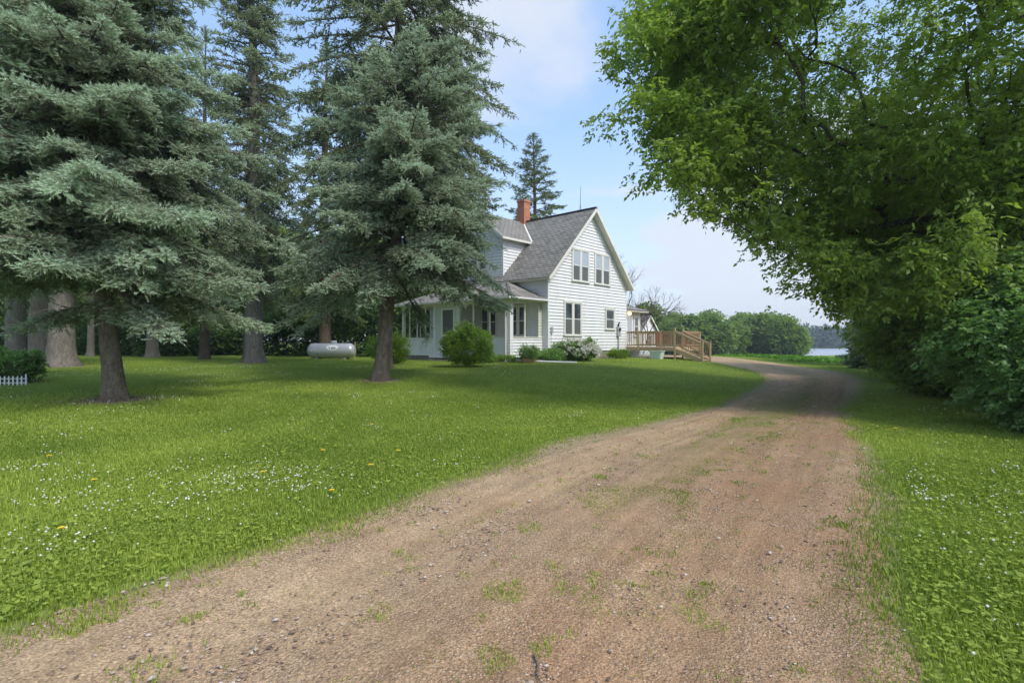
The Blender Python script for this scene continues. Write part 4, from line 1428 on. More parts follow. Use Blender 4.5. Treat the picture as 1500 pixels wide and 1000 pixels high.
def wood(name, c0, c1):
    b = NT(name)
    v = b.obj()
    n = b.noise(b.scale(v, (3, 3, 3)), 3, 5, 0.6)
    g = b.noise(b.scale(v, (40, 40, 4)), 2, 4, 0.6)
    c = b.ramp(b.math('ADD', b.math('MULTIPLY', n, 0.6), b.math('MULTIPLY', g, 0.4)), [(0.3, c0), (0.7, c1)])
    return b.out(b.principled(base=c, rough=0.75, spec=0.25, normal=b.bump(g, 0.25, 0.004)))


M['cedar'] = wood('deck_wood', (0.44, 0.32, 0.19), (0.62, 0.47, 0.30))
M['cedar_dark'] = wood('deck_slat_wood', (0.34, 0.21, 0.115), (0.50, 0.33, 0.19))
M['deck_floor'] = wood('deck_floor_wood', (0.40, 0.31, 0.22), (0.55, 0.44, 0.33))


def uv_attr(o, fn):
    """store roof coordinates (along the eave, up the slope) as a vector attribute"""
    me = o.data
    n = len(me.vertices)
    co = np.empty(n * 3, np.float32)
    me.vertices.foreach_get('co', co)
    a = me.attributes.new('uvw', 'FLOAT_VECTOR', 'POINT')
    a.data.foreach_set('vector', np.ascontiguousarray(fn(co.reshape(-1, 3)), np.float32).ravel())


# ------------------------------------------------------------------ the house
house = empty('farmhouse', (HX, HY, HZ), HROT)
tag(house, 'white clapboard farmhouse with grey gabled roof, screened porch and brick chimney', 'house')
LEN = 10.0
WID = 8.2
ZB, ZE, ZR = 0.60, 4.85, 8.95        # siding foot, eave at the wall, ridge
MID = WID / 2
# walls
w = MB()
cl_ = 0.18
gab_lo = lambda z: 0.0 if z <= ZE else (z - ZE)
gab_hi = lambda z: WID if z <= ZE else WID - (z - ZE)
w.siding((0, 0, 0), (0, 1, 0), (1, 0, 0), ZB, ZR - 0.05, gab_lo, gab_hi)
w.siding((-LEN, 0, 0), (0, 1, 0), (-1, 0, 0), ZB, ZR - 0.05, gab_lo, gab_hi)
w.siding((0, 0, 0), (-1, 0, 0), (0, -1, 0), ZB, ZE, 0, LEN)
w.siding((0, WID, 0), (-1, 0, 0), (0, 1, 0), ZB, ZE, 0, LEN)
for cx, cyy in ((0, 0), (0, WID), (-LEN, 0), (-LEN, WID)):      # corner boards
    w.box((cx - 0.055, cyy - 0.055, ZB - 0.01), (cx + 0.03, cyy + 0.055 if cyy else 0.07, ZE - 0.02))
w.build('wall', M['white'], house)
f = MB()
f.box((-LEN + 0.02, 0.02, -0.5), (-0.02, WID - 0.02, ZB))
f.build('foundation', M['stone'], house)
# main roof
oh, re_ = 0.40, 0.42
sh = MB()
lo_y, lo_z = -oh, ZE - oh
sh.slab([(re_, lo_y, lo_z + 0.16), (re_, MID, ZR + 0.16), (-LEN - re_, MID, ZR + 0.16), (-LEN - re_, lo_y, lo_z + 0.16)], 0.035)
sh.slab([(re_, WID + oh, lo_z + 0.16), (re_, MID + 0.002, ZR + 0.16), (-LEN - re_, MID + 0.002, ZR + 0.16), (-LEN - re_, WID + oh, lo_z + 0.16)], 0.035)
o = sh.build('roof', M['roof'], house)
uv_attr(o, lambda c: np.stack([c[:, 0], np.abs(c[:, 1] - MID) * 1.414, c[:, 2] * 0], -1))
ro = o
sf = MB()
sf.slab([(re_ - 0.012, lo_y + 0.012, lo_z + 0.105), (re_ - 0.012, MID, ZR + 0.105), (-LEN - re_ + .012, MID, ZR + 0.105), (-LEN - re_ + .012, lo_y + 0.012, lo_z + 0.105)], 0.10)
sf.slab([(re_ - 0.012, WID + oh - .012, lo_z + 0.105), (re_ - 0.012, MID + .002, ZR + 0.105), (-LEN - re_ + .012, MID + .002, ZR + 0.105), (-LEN - re_ + .012, WID + oh - .012, lo_z + 0.105)], 0.10)
sf.build('soffit', M['trim'], house)
rk = Pieces('rake_board', M['trim'], house)
for x0 in (re_ + 0.01, -LEN - re_ - 0.01):
    for sgn in (-1, 1):
        p0 = (x0, MID + sgn * (MID + oh), lo_z + 0.03)
        p1 = (x0, MID + sgn * 0.02, ZR + 0.03 - 0.02)
        rk.bar(p0, p1, 0.03, 0.17)
cap_ = MB()
cap_.bar((re_ + 0.01, MID, ZR + 0.175), (-LEN - re_, MID, ZR + 0.175), 0.24, 0.03)
cap_.build('ridge_cap', M['roof'], house)
# cross gable wing
WX, WH, SL = -5.4, 2.4, 0.79
wz = ZR - WH * SL
wr = MB()
for s in (1, -1):
    pts = [(WX, -0.42, ZR + 0.15), (WX + s * WH, -0.42, wz + 0.15), (WX + s * WH, wz - ZE - 0.02 + 0.02, wz + 0.15), (WX, MID - 0.02, ZR + 0.15)]
    wr.slab(pts if s > 0 else pts[::-1], 0.035)
o = wr.build('wing_roof', M['roof_light'], house)
uv_attr(o, lambda c: np.stack([c[:, 1], np.abs(c[:, 0] - WX) * 1.27, c[:, 2] * 0], -1))
ws = MB()
for s in (1, -1):
    pts = [(WX, -0.40, ZR + 0.10), (WX + s * (WH - .012), -0.40, wz + 0.10 + .01), (WX + s * (WH - .012), wz - ZE - 0.02, wz + 0.10 + .01), (WX, MID - 0.05, ZR + 0.10)]
    ws.slab(pts if s > 0 else pts[::-1], 0.10)
ws.build('wing_soffit', M['trim'], house)
fl = MB()
fl.bar((WX + WH, wz - ZE, wz + 0.185), (WX + 0.03, MID - 0.03, ZR + 0.185), 0.10, 0.015)
fl.bar((WX + WH + 0.015, -0.43, wz + 0.09), (WX + WH + 0.015, wz - ZE - 0.03, wz + 0.09), 0.03, 0.13)
for s in (1, -1):
    fl.bar((WX + s * (WH + 0.02), -0.435, wz + 0.06), (WX, -0.435, ZR + 0.06), 0.03, 0.16)
fl.build('wing_trim', M['trim'], house)
ww = MB()
hw = 2.05
top = ZR - hw * SL
ww.siding((WX + hw, 0, 0), (0, 1, 0), (1, 0, 0), ZE, top, 0.0, lambda z: max(0.0, z - ZE + 0.14))
ww.siding((WX - hw, 0, 0), (0, 1, 0), (-1, 0, 0), ZE, top, 0.0, lambda z: max(0.0, z - ZE + 0.14))
ww.siding((WX, -0.006, 0), (1, 0, 0), (0, -1, 0), ZE - 0.1, ZR - 0.03, lambda z: -min(hw, (ZR - z) / SL), lambda z: min(hw, (ZR - z) / SL))
ww.box((WX + hw - 0.05, -0.03, ZE), (WX + hw + 0.03, 0.06, top - 0.03))
ww.build('wing_wall', M['white'], house)


def window(parent_, O, H, N, w_, h_, sashes=2, blind=(), name='window'):
    """double hung window on a wall: O = lower centre; frame, sash and panes stand proud of the boards"""
    O, H, N = Vector(O), Vector(H), Vector(N)
    Z = Vector((0, 0, 1))
    fr = MB()

    def bx(m, a0, a1, z0, z1, d0, d1):
        c8 = [O + H * a + Z * z + N * (d + 0.026) for z in (z0, z1) for (a, d) in ((a0, d0), (a1, d0), (a1, d1), (a0, d1))]
        n = len(m.v)
        m.v += [tuple(p) for p in c8]
        for q in ((0, 3, 2, 1), (4, 5, 6, 7), (0, 1, 5, 4), (1, 2, 6, 5), (2, 3, 7, 6), (3, 0, 4, 7)):
            m.f.append(tuple(n + i for i in q))
    c = 0.10
    bx(fr, -w_ / 2, -w_ / 2 + c, 0.0, h_ - 0.002, -0.02, 0.055)
    bx(fr, w_ / 2 - c, w_ / 2, 0.0, h_ - 0.002, -0.02, 0.055)
    bx(fr, -w_ / 2 - 0.015, w_ / 2 + 0.015, h_ - 0.12, h_, -0.02, 0.065)
    bx(fr, -w_ / 2 - 0.04, w_ / 2 + 0.04, -0.06, 0.0, -0.02, 0.09)
    if sashes == 2:
        bx(fr, -0.075, 0.075, 0.0, h_ - 0.121, -0.02, 0.052)
    f_ = fr.build('window_frame' if False else name, M['trim'], parent_)
    spans = [(-w_ / 2 + c, -0.075), (0.075, w_ / 2 - c)] if sashes == 2 else [(-w_ / 2 + c, w_ / 2 - c)]
    s_ = MB()
    t_ = 0.045
    hm = (h_ - 0.12) * 0.5
    for a0, a1 in spans:
        for z0, z1, d in ((0.0, hm + 0.02, 0.036), (hm - 0.02, h_ - 0.122, 0.042)):
            bx(s_, a0, a0 + t_, z0, z1, 0, d); bx(s_, a1 - t_, a1, z0, z1, 0, d)
            bx(s_, a0 + t_, a1 - t_, z0, z0 + t_, 0, d - 0.001); bx(s_, a0 + t_, a1 - t_, z1 - t_, z1, 0, d - 0.001)
    s_.build('sash', M['white'], f_)
    for a0, a1 in spans:
        for k, (z0, z1) in enumerate(((t_, hm - 0.02), (hm + 0.025, h_ - 0.165))):
            p = MB()
            bx(p, a0 + t_ - .003, a1 - t_ + .003, z0, z1, 0.0, 0.026)
            mt = M['insect_screen'] if k == 0 else (M['blind'] if blind else M['glass'])
            p.build('pane', mt, f_)
    return f_


GX, GN = (0, 1, 0), (1, 0, 0)
window(house, (0, 2.23, 1.52), GX, GN, 1.74, 1.95)
window(house, (0, 6.19, 1.93), GX, GN, 1.12, 1.32, 1)
window(house, (0, 3.00, 4.66), GX, GN, 1.75, 1.90, 2, blind=True)
window(house, (0, 5.33, 4.66), GX, GN, 1.75, 1.90, 2, blind=True)
window(house, (-2.15, 0, 1.5), (1, 0, 0), (0, -1, 0), 1.5, 1.75)
window(house, (-4.5, 0, 1.5), (1, 0, 0), (0, -1, 0), 1.4, 1.75)
window(house, (-7.9, 0, 1.5), (1, 0, 0), (0, -1, 0), 1.2, 1.75, 1)
window(house, (WX, -0.006, 5.5), (1, 0, 0), (0, -1, 0), 1.6, 1.5, 2, blind=True)
# chimney
chm = MB()
chm.box((-5.62, MID - 0.30, ZR - 0.6), (-5.02, MID + 0.30, ZR + 1.45))
chm.box((-5.66, MID - 0.34, ZR + 1.45), (-4.98, MID + 0.34, ZR + 1.58))
chim = chm.build('chimney', M['brick'], house)
MB().box((-5.54, MID - 0.22, ZR + 1.58), (-5.10, MID + 0.22, ZR + 1.62)).build('chimney_flue', M['dark'], chim)
rod = MB()
rod.tube([(-0.75, MID, ZR + 0.15), (-0.75, MID, ZR + 0.9), (-0.72, MID, ZR + 1.65)], [0.018, 0.014, 0.008], 6)
rod.tube([(-0.75, MID - 0.15, ZR + 0.18), (-0.75, MID, ZR + 0.55), (-0.75, MID + 0.15, ZR + 0.18)], 0.008, 5)
rod.build('lightning_rod', M['rod'], house)
# electric meter with conduit, small box by the corner
mt = MB()
mt.box((0.02, 6.98, 1.48), (0.16, 7.32, 2.1))
mt.tube([(0.09, 7.15, 1.48), (0.09, 7.15, -0.2)], 0.04, 8)
mb = mt.build('meter_box', M['metal'], house, bevel=0.012)
g = MB()
g.tube([(0.16, 7.15, 1.92), (0.24, 7.15, 1.92)], 0.09, 14)
g.tube([(0.10, 7.12, 2.1), (0.12, 7.14, 2.32), (0.2, 7.15, 2.38)], 0.045, 8)
g.build('meter_dial', M['dark'], mb)
g = MB()
g.box((0.022, 0.16, 1.6), (0.10, 0.34, 1.95))
g.tube([(0.05, 0.2, 1.6), (0.05, 0.2, 0.4)], 0.012, 6)
g.build('utility_box', M['metal'], house, bevel=0.01)

# ---- porch
PX0, PX1, PY = -9.5, -0.38, -2.65
KZ, PB, PE = 1.36, 0.32, 3.32
for (O_, H_, N_, a0, a1, bx_) in (((PX1, 0, 0), (0, 1, 0), (1, 0, 0), PY, -0.02, ((PX1 - 0.10, PY + 0.11, PB + 0.01), (PX1 - 0.012, -0.02, KZ - 0.03))),
                                  ((0, PY, 0), (-1, 0, 0), (0, -1, 0), 0.38, 0.38 + 4.05, ((PX1 - 0.05, PY + 0.012, PB + 0.01), (PX1 - 4.05, PY + 0.10, KZ - 0.03))),
                                  ((0, PY, 0), (-1, 0, 0), (0, -1, 0), 0.38 + 6.1, 9.5, ((PX1 - 6.1, PY + 0.012, PB + 0.01), (PX0 + 0.03, PY + 0.10, KZ - 0.03))),
                                  ((PX0, 0, 0), (0, 1, 0), (-1, 0, 0), PY, -0.02, ((PX0 + 0.012, PY + 0.11, PB + 0.01), (PX0 + 0.1, -0.02, KZ - 0.03)))):
    kw = MB()
    kw.siding(O_, H_, N_, PB, KZ - 0.02, a0, a1, 0.155)
    kw.box(*bx_)
    kw.build('porch_wall', M['white'], house)
sl = Pieces('porch_sill', M['trim'], house)
sl.box((PX1 - 0.14, PY + 0.23, KZ - 0.02), (PX1 + 0.05, -0.03, KZ + 0.03))
sl.box((PX1 - 0.28, PY - 0.05, KZ - 0.02), (PX1 - 4.05, PY + 0.14, KZ + 0.03))
sl.box((PX1 - 6.15, PY - 0.05, KZ - 0.02), (PX0 + 0.16, PY + 0.14, KZ + 0.03))
pb = MB()
pb.box((PX1 - 0.27, PY - 0.03, PB), (PX1 + 0.03, PY + 0.22, PE - 0.12))
pb.build('porch_post', M['white'], house, bevel=0.006)
for a0, a1, q in ((6.10, 5.90, 0.0), (4.05, 3.92, 0.0), (8.98, 9.15, 0.0)):
    MB().box((PX1 - a0, PY - 0.03, PB if q == 0 else KZ), (PX1 - a1, PY + 0.14, PE - 0.12)).build('porch_post', M['white'], house, bevel=0.006)
mu = Pieces('mullion', M['trim'], house)
for a in (1.5, 2.75, 6.9, 7.7, 8.45):
    mu.box((PX1 - a - 0.04, PY + 0.02, KZ + 0.03), (PX1 - a + 0.04, PY + 0.08, PE - 0.12))
for yy in (-1.45, -0.30):
    mu.box((PX1 - 0.08, yy - 0.035, KZ + 0.03), (PX1 - 0.02, yy + 0.035, PE - 0.12))
for yy in (-1.3,):
    mu.box((PX0 + 0.02, yy - 0.035, KZ + 0.03), (PX0 + 0.08, yy + 0.035, PE - 0.12))
hd = MB()
hd.box((PX1 + 0.02, PY - 0.02, PE - 0.12), (PX0, PY + 0.14, PE + 0.1))
hd.box((PX1 - 0.13, PY + 0.14, PE - 0.12), (PX1 + 0.018, -0.02, PE + 0.1))
hd.box((PX0, PY + 0.14, PE - 0.12), (PX0 + 0.14, -0.02, PE + 0.1))
hd.build('porch_header', M['trim'], house)
# solid panels either side of the porch door, and the closed corner next to the house
pn = Pieces('porch_panel', M['screen_wall'], house)
pn.siding((0, PY + 0.05, 0), (-1, 0, 0), (0, -1, 0), 0.55, PE - 0.12, 0.38 + 5.4, 0.38 + 5.9, 0.155)
pn.siding((0, PY + 0.05, 0), (-1, 0, 0), (0, -1, 0), 0.55, PE - 0.12, 0.38 + 4.05, 0.38 + 4.24, 0.155)
pn.siding((PX1 - 0.05, 0, 0), (0, 1, 0), (1, 0, 0), KZ + 0.03, PE - 0.12, -0.30, -0.02, 0.155)
fl = MB()
fl.box((PX0 + 0.05, PY + 0.03, 0.42), (PX1 - 0.05, -0.012, 0.55))
fl.box((PX1 - 4.0, PY - 0.34, 0.22), (PX1 - 6.1, PY + 0.05, 0.40))
fl.build('porch_floor', M['white'], house)
pf = MB()
pf.box((PX0 + 0.06, PY + 0.06, -0.5), (PX1 - 0.06, 0.018, PB))
pf.box((PX1 - 4.1, PY - 0.65, -0.4), (PX1 - 6.0, PY + 0.05, 0.12))
pf.build('porch_foundation', M['stone'], house)
d = MB()
for a0, a1, z0, z1 in ((4.24, 4.36, 0.55, 2.95), (5.28, 5.40, 0.55, 2.95), (4.24, 5.40, 2.951, 3.04), (4.361, 5.279, 0.55, 0.75), (4.361, 5.279, 1.45, 1.55)):
    d.box((PX1 - a0, PY - 0.01, z0), (PX1 - a1, PY + 0.06, z1))
dr = d.build('porch_door', M['gutter'], house)
MB().box((PX1 - 4.35, PY + 0.02, 0.74), (PX1 - 5.29, PY + 0.035, 2.96)).build('pane', M['insect_screen'], dr)
MB().tube([(PX1 - 4.42, PY - 0.05, 1.62), (PX1 - 4.42, PY - 0.05, 1.78)], 0.015, 6).build('handle', M['metal'], dr)
d = MB()
d.box((PX1 - 4.24, PY + 0.01, 3.05), (PX1 - 5.4, PY + 0.04, PE - 0.12))
d.build('transom_panel', M['screen_wall'], house)
PS = 0.42
EY, EX0, EX1 = PY - 0.38, PX0 - 0.38, 0.0
run = -EY
top = PE + run * PS
pr = MB()
pr.slab([(EX1, EY, PE + .13), (EX1 - run, 0, top + .13), (EX0 + run, 0, top + .13), (EX0, EY, PE + .13)], 0.03)
pr.slab([(EX1 + 0.002, EY, PE + .13), (EX1 + 0.002, 0, PE + .13), (EX1 - run, 0, top + .13)], 0.03)
pr.slab([(EX0 - 0.002, EY, PE + .13), (EX0 + run, 0, top + .13), (EX0 - 0.002, 0, PE + .13)], 0.03)
o = pr.build('porch_roof', M['roof_porch'], house)
uv_attr(o, lambda c: np.stack([np.where(c[:, 0] > -3.1, c[:, 0] + c[:, 1] * 0.3, c[:, 0]), (c[:, 2]) * 2.6, c[:, 2] * 0], -1))
ps = MB()
ps.slab([(EX1 - .01, EY + .01, PE + .095), (EX1 - run, 0, top + .095), (EX0 + run, 0, top + .095), (EX0 + .01, EY + .01, PE + .095)], 0.04)
ps.slab([(EX1 - .01, EY + .01, PE + .095), (EX1 - .01, -.01, PE + .095), (EX1 - run, -.01, top + .095)], 0.04)
ps.slab([(EX0 + .01, EY + .01, PE + .095), (EX0 + run, -.01, top + .095), (EX0 + .01, -.01, PE + .095)], 0.04)
ps.box((EX0 + 0.03, EY + 0.03, PE - 0.03), (EX1 - 0.03, -0.02, PE + 0.0))
ps.build('porch_ceiling', M['trim'], house)
hp = MB()
hp.bar((EX1 + 0.01, EY - 0.01, PE + .15), (EX1 - run, 0.0, top + .15), 0.16, 0.025)
hp.build('hip_cap', M['roof_porch'], house)
gt = MB()
gt.box((EX1 + 0.02, EY - 0.10, PE + 0.0), (EX0 - 0.02, EY - 0.005, PE + 0.105))
gt.box((EX1 + 0.006, EY - 0.003, PE + 0.005), (EX1 + 0.075, -0.06, PE + 0.10))
gt.build('gutter', M['gutter'], house, bevel=0.01)
dsx = PX1 - 0.22
ds = MB()
ds.tube([(dsx - 0.25, EY - 0.05, PE + 0.01), (dsx - 0.25, EY - 0.05, PE - 0.12), (dsx, PY - 0.09, PE - 0.42), (dsx, PY - 0.09, 0.25), (dsx + 0.05, PY - 0.16, 0.12), (dsx + 0.7, PY - 0.55, 0.05)], 0.045, 8)
ds.build('downspout', M['gutter'], house)
# pipe across the grass: real position from the photo
p0 = from_house(dsx + 0.65, PY - 0.5)
x1, y1, _ = at(845, 25.2)
pts = []
for t in np.linspace(0, 1, 8):
    X_, Y_ = p0[0] * (1 - t) + x1 * t, p0[1] * (1 - t) + y1 * t
    pts.append((X_, Y_, tz(X_, Y_) + 0.10 * (1 - t) ** 2 + 0.055))
pipe = MB().tube(pts, 0.05, 10).build('drain_pipe', M['gutter'])
tag(pipe, 'white drain pipe lying on the grass from the porch corner', 'pipe')

# ---- back entry
be = MB()
be.siding((-1, WID, 0), (0, 1, 0), (1, 0, 0), 0.8, 3.3, 0.05, 3.7, 0.16)
be.siding((-1, WID + 3.7, 0), (-1, 0, 0), (0, 1, 0), 0.4, 3.3, 0, 5, 0.16)
be.siding((-6, WID, 0), (0, 1, 0), (-1, 0, 0), 0.4, 3.3, 0.05, 3.7, 0.16)
be.box((-1.06, WID + 3.64, 0.4), (-0.97, WID + 3.73, 3.3))
be.build('entry_wall', M['screen_wall'], house)
bf = MB().box((-5.95, WID + 0.02, -0.5), (-1.03, WID + 3.66, 0.8))
bf.build('entry_foundation', M['stone'], house)
er = MB()
er.slab([(-0.45, WID + 4.15, 3.35), (-0.45, WID + 0.02, 3.35), (-2.6, WID + 0.02, 4.05), (-2.6, WID + 2.0, 4.05)], 0.05)
er.slab([(-0.45, WID + 4.15, 3.352), (-2.6, WID + 2.0, 4.052), (-4.4, WID + 2.0, 4.052), (-6.5, WID + 4.15, 3.352)], 0.05)
o = er.build('entry_roof', M['roof_porch'], house)
uv_attr(o, lambda c: np.stack([c[:, 1], c[:, 2] * 3, c[:, 0] * 0], -1))
es = MB()
es.box((-0.50, WID + 4.10, 3.22), (-6.4, WID + 0.02, 3.29))
es.build('entry_eave', M['trim'], house)
ed = MB()
ed.box((-0.975, WID + 1.65, 0.82), (-0.93, WID + 2.62, 2.95))
e_ = ed.build('entry_door', M['gutter'], house)
MB().box((-0.93, WID + 1.85, 1.1), (-0.918, WID + 2.45, 2.75)).build('pane', M['blind'], e_)
window(house, (-0.99, WID + 3.1, 1.55), GX, GN, 0.75, 1.45, 1)
bul = MB().box((-0.93, WID + 2.0, 3.02), (-0.80, WID + 2.14, 3.16)).build('porch_lamp', None, house)
b = NT('lit_lamp')
bul.data.materials.append(b.out(b.n('ShaderNodeEmission', {'Color': (1.0, 0.72, 0.38), 'Strength': 2.2}).outputs[0]))

# ------------------------------------------------------------------ deck with stairs
deck = empty('wooden_deck', from_house(1.2, 9.5) + (HZ,), HROT)
tag(deck, 'brown timber deck with slatted railing and stairs at the back of the house', 'deck')
DO = Vector((1.2, 9.5, 0))
DZ = 0.80
DX0, DX1, DY0, DY1 = -0.9, 3.3, 8.28, 12.0


class DB(MB):
    def build(self, *a, **k):
        self.v = [(v[0] - DO.x, v[1] - DO.y, v[2]) for v in self.v]
        return MB.build(self, *a, **k)


m = DB()
yb = DY0 + 0.045
while yb < DY1 - 0.1:
    m.box((DX0, yb, DZ - 0.035), (DX1, yb + 0.135, DZ))
    yb += 0.142
m.build('floor_boards', M['deck_floor'], deck)
m = DB()
m.box((DX0, DY0, DZ - 0.24), (DX1, DY0 + 0.04, DZ - 0.002))
m.box((DX1 + 0.002, DY0, DZ - 0.24), (DX1 + 0.042, DY1, DZ - 0.002))
m.box((DX0, DY1, DZ - 0.24), (DX1, DY1 + 0.04, DZ - 0.002))
for q in np.arange(DX0 + 0.5, DX1 - 0.2, 0.6):
    m.box((q, DY0 + 0.042, DZ - 0.22), (q + 0.04, DY1 - 0.002, DZ - 0.037))
m.build('rim_joist', M['cedar'], deck)
RT = DZ + 1.02


def post(x, y, z0, z1, s=0.10):
    p = DB()
    p.box((x - s / 2, y - s / 2, z0), (x + s / 2, y + s / 2, z1))
    p.box((x - s / 2 - 0.02, y - s / 2 - 0.02, z1), (x + s / 2 + 0.02, y + s / 2 + 0.02, z1 + 0.03))
    return p.build('post', M['cedar'], deck, bevel=0.004)


SY0, SY1 = DY0 - 0.06, DY0 + 1.10
for x, y, z0, z1 in ((0.9, DY0 - 0.055, DZ - 0.24, RT - 0.03), (2.45, DY0 - 0.055, -0.35, RT - 0.03), (DX1 + 0.10, SY0, -0.4, RT + 0.14), (DX1 + 0.10, SY1, -0.4, RT + 0.14),
                     (DX1 + 0.09, DY1 - 0.05, -0.4, RT - 0.03), (DX0 + 0.05, DY1 - 0.0, DZ, RT - 0.03)):
    post(x, y, z0, z1)


def rail(p, q, slats=True, n=None):
    m = DB()
    p, q = Vector(p), Vector(q)
    up = Vector((0, 0, 1))
    m.bar(p + up * 0.99, q + up * 0.99, 0.11, 0.035)
    m.bar(p + up * 0.93, q + up * 0.93, 0.035, 0.085)
    m.build('railing', M['cedar'], deck)
    m = DB()
    m.bar(p + up * 0.12, q + up * 0.12, 0.035, 0.085)
    m.build('bottom_rail', M['cedar'], deck)
    s = DB()
    L_ = (q - p).length
    k = n or int(L_ / 0.13)
    for i in range(k):
        c = p + (q - p) * ((i + 0.5) / k)
        s.bar(c + up * 0.06, c + up * 0.96, 0.035, 0.035, up=(1, 0, 0))
    s.build('balusters', M['cedar_dark'], deck)


rail((0.06, DY0 - 0.03, DZ), (2.40, DY0 - 0.03, DZ))
rail((2.50, DY0 - 0.03, DZ), (DX1 + 0.04, DY0 - 0.03, DZ))
rail((DX1 + 0.06, SY1 + 0.06, DZ), (DX1 + 0.06, DY1 - 0.1, DZ))
rail((DX0 + 0.1, DY1 + 0.02, DZ), (DX1 + 0.03, DY1 + 0.02, DZ))
# stairs: five risers going down along +x
SX = DX1 + 0.05
run_ = 1.72
zbot = tz(*from_house(SX + run_, DY0 + 0.5)) - HZ
nst = 5
for i in range(nst):
    zt = DZ - (i + 1) * (DZ - zbot) / (nst + 0.6)
    x0 = SX + i * run_ / nst
    t_ = DB()
    t_.box((x0, SY0 + 0.08, zt - 0.04), (x0 + run_ / nst + 0.03, SY1 - 0.08, zt))
    t_.build('tread', M['deck_floor'], deck)
st = DB()
for yy in (SY0 + 0.06, SY1 - 0.06):
    st.bar((SX + 0.02, yy, DZ - 0.20), (SX + run_, yy, zbot + 0.02), 0.04, 0.26)
st.build('stringer', M['cedar'], deck)
rs = DB()
for i in range(nst):
    zt = DZ - (i + 1) * (DZ - zbot) / (nst + 0.6)
    x0 = SX + (i + 1) * run_ / nst
    rs.box((x0 - 0.022, SY0 + 0.085, zt - 0.13), (x0 - 0.002, SY1 - 0.085, zt - 0.041))
rs.build('riser', M['cedar'], deck)
for yy in (SY0, SY1):
    post(SX + run_ + 0.05, yy, zbot - 0.2, zbot + 1.16)
    m = DB()
    up = Vector((0, 0, 1))
    a_, b_ = Vector((SX + 0.1, yy, DZ)), Vector((SX + run_ + 0.02, yy, zbot + 0.10))
    m.bar(a_ + up * 0.98, b_ + up * 0.98, 0.09, 0.035)
    m.bar(a_ + up * 0.90, b_ + up * 0.90, 0.035, 0.085)
    m.build('stair_railing', M['cedar'], deck)
    m = DB()
    m.bar(a_ + up * 0.16, b_ + up * 0.16, 0.035, 0.085)
    m.build('bottom_rail', M['cedar'], deck)
    s = DB()
    for i in range(11):
        c = a_ + (b_ - a_) * ((i + 0.7) / 11.5)
        s.bar(c + up * 0.16, c + up * 0.92, 0.03, 0.03, up=(1, 0, 0))
    s.build('balusters', M['cedar_dark'], deck)
# lattice skirt
la = DB()
zl0, zl1 = -0.25, DZ - 0.245
x = 0.0
while x < 2.35:
    for s in (1, -1):
        xa, xb = (x, x + (zl1 - zl0)) if s > 0 else (x + (zl1 - zl0), x)
        za, zb_ = zl0, zl1
        # clip to the panel
        pa, pb_ = Vector((xa, 0, za)), Vector((xb, 0, zb_))
        t0, t1 = 0.0, 1.0
        dxx = xb - xa
        for lim, sg in ((-0.6, 1), (2.4, -1)):
            ta = (lim - xa) / dxx
            if (sg > 0) == (dxx > 0):
                t0 = max(t0, ta)
            else:
                t1 = min(t1, ta)
        if t1 > t0 + 0.02:
            A_, B_ = pa.lerp(pb_, t0), pa.lerp(pb_, t1)
            yy = DY0 + 0.02 + (0.008 if s > 0 else 0)
            la.bar((A_.x, yy, A_.z), (B_.x, yy, B_.z), 0.008, 0.032, up=(0, 0, 1))
    x += 0.155
la.build('lattice', M['white'], deck)

# deck furniture and the tub
tb = empty('plastic_tub', from_house(2.55, 7.55) + (tz(*from_house(2.55, 7.55)),), HROT)
tag(tb, 'pale blue plastic tub on the grass under the edge of the deck', 'tub')
M['tub'] = plain('tub_plastic', (0.62, 0.70, 0.70), 0.45)
t_ = MB()


def rrect(w_, d_, z, n=5, rc=0.10):
    out = []
    for cx, cyy, a0 in ((w_ / 2 - rc, d_ / 2 - rc, 0), (-w_ / 2 + rc, d_ / 2 - rc, 90), (-w_ / 2 + rc, -d_ / 2 + rc, 180), (w_ / 2 - rc, -d_ / 2 + rc, 270)):
        for k in range(n):
            a = math.radians(a0 + 90 * k / (n - 1))
            out.append((cx + rc * math.cos(a), cyy + rc * math.sin(a), z))
    return out


def loft(m, rings, close=True):
    b0 = len(m.v)
    k = len(rings[0])
    for r_ in rings:
        m.v += r_
    for i in range(len(rings) - 1):
        for j in range(k):
            j2 = (j + 1) % k
            m.f.append((b0 + i * k + j, b0 + i * k + j2, b0 + (i + 1) * k + j2, b0 + (i + 1) * k + j))
    m.f.append(tuple(b0 + j for j in range(k))[::-1])
    m.f.append(tuple(b0 + (len(rings) - 1) * k + j for j in range(k)))


loft(t_, [rrect(0.66, 0.46, -0.02), rrect(0.82, 0.56, 0.46), rrect(0.90, 0.64, 0.47), rrect(0.90, 0.64, 0.50), rrect(0.80, 0.54, 0.50), rrect(0.66, 0.44, 0.06)])
t_.build('tub_body', M['tub'], tb)
chx, chy = from_house(1.75, 9.6)
chair = empty('patio_chair', (chx, chy, HZ + DZ), HROT + 0.5)
tag(chair, 'red brown patio chair on the deck behind the railing', 'chair')
M['redwood'] = wood('chair_wood', (0.30, 0.075, 0.03), (0.42, 0.13, 0.06))
m = MB()
for sx, sy, h_ in ((-.24, -.22, .45), (.24, -.22, .45), (-.24, .22, .95), (.24, .22, .95)):
    MB().box((sx - .025, sy - .025, 0), (sx + .025, sy + .025, h_)).build('leg', M['redwood'], chair)
MB().box((-.265, -.26, .40), (.265, .20, .44)).build('seat', M['redwood'], chair, bevel=0.005)
m = MB()
for q in (-.16, -.05, .06, .17):
    m.box((q - .035, .205, .5), (q + .035, .225, .93))
m.box((-.21, .20, .86), (.21, .235, .93))
m.build('backrest', M['redwood'], chair)

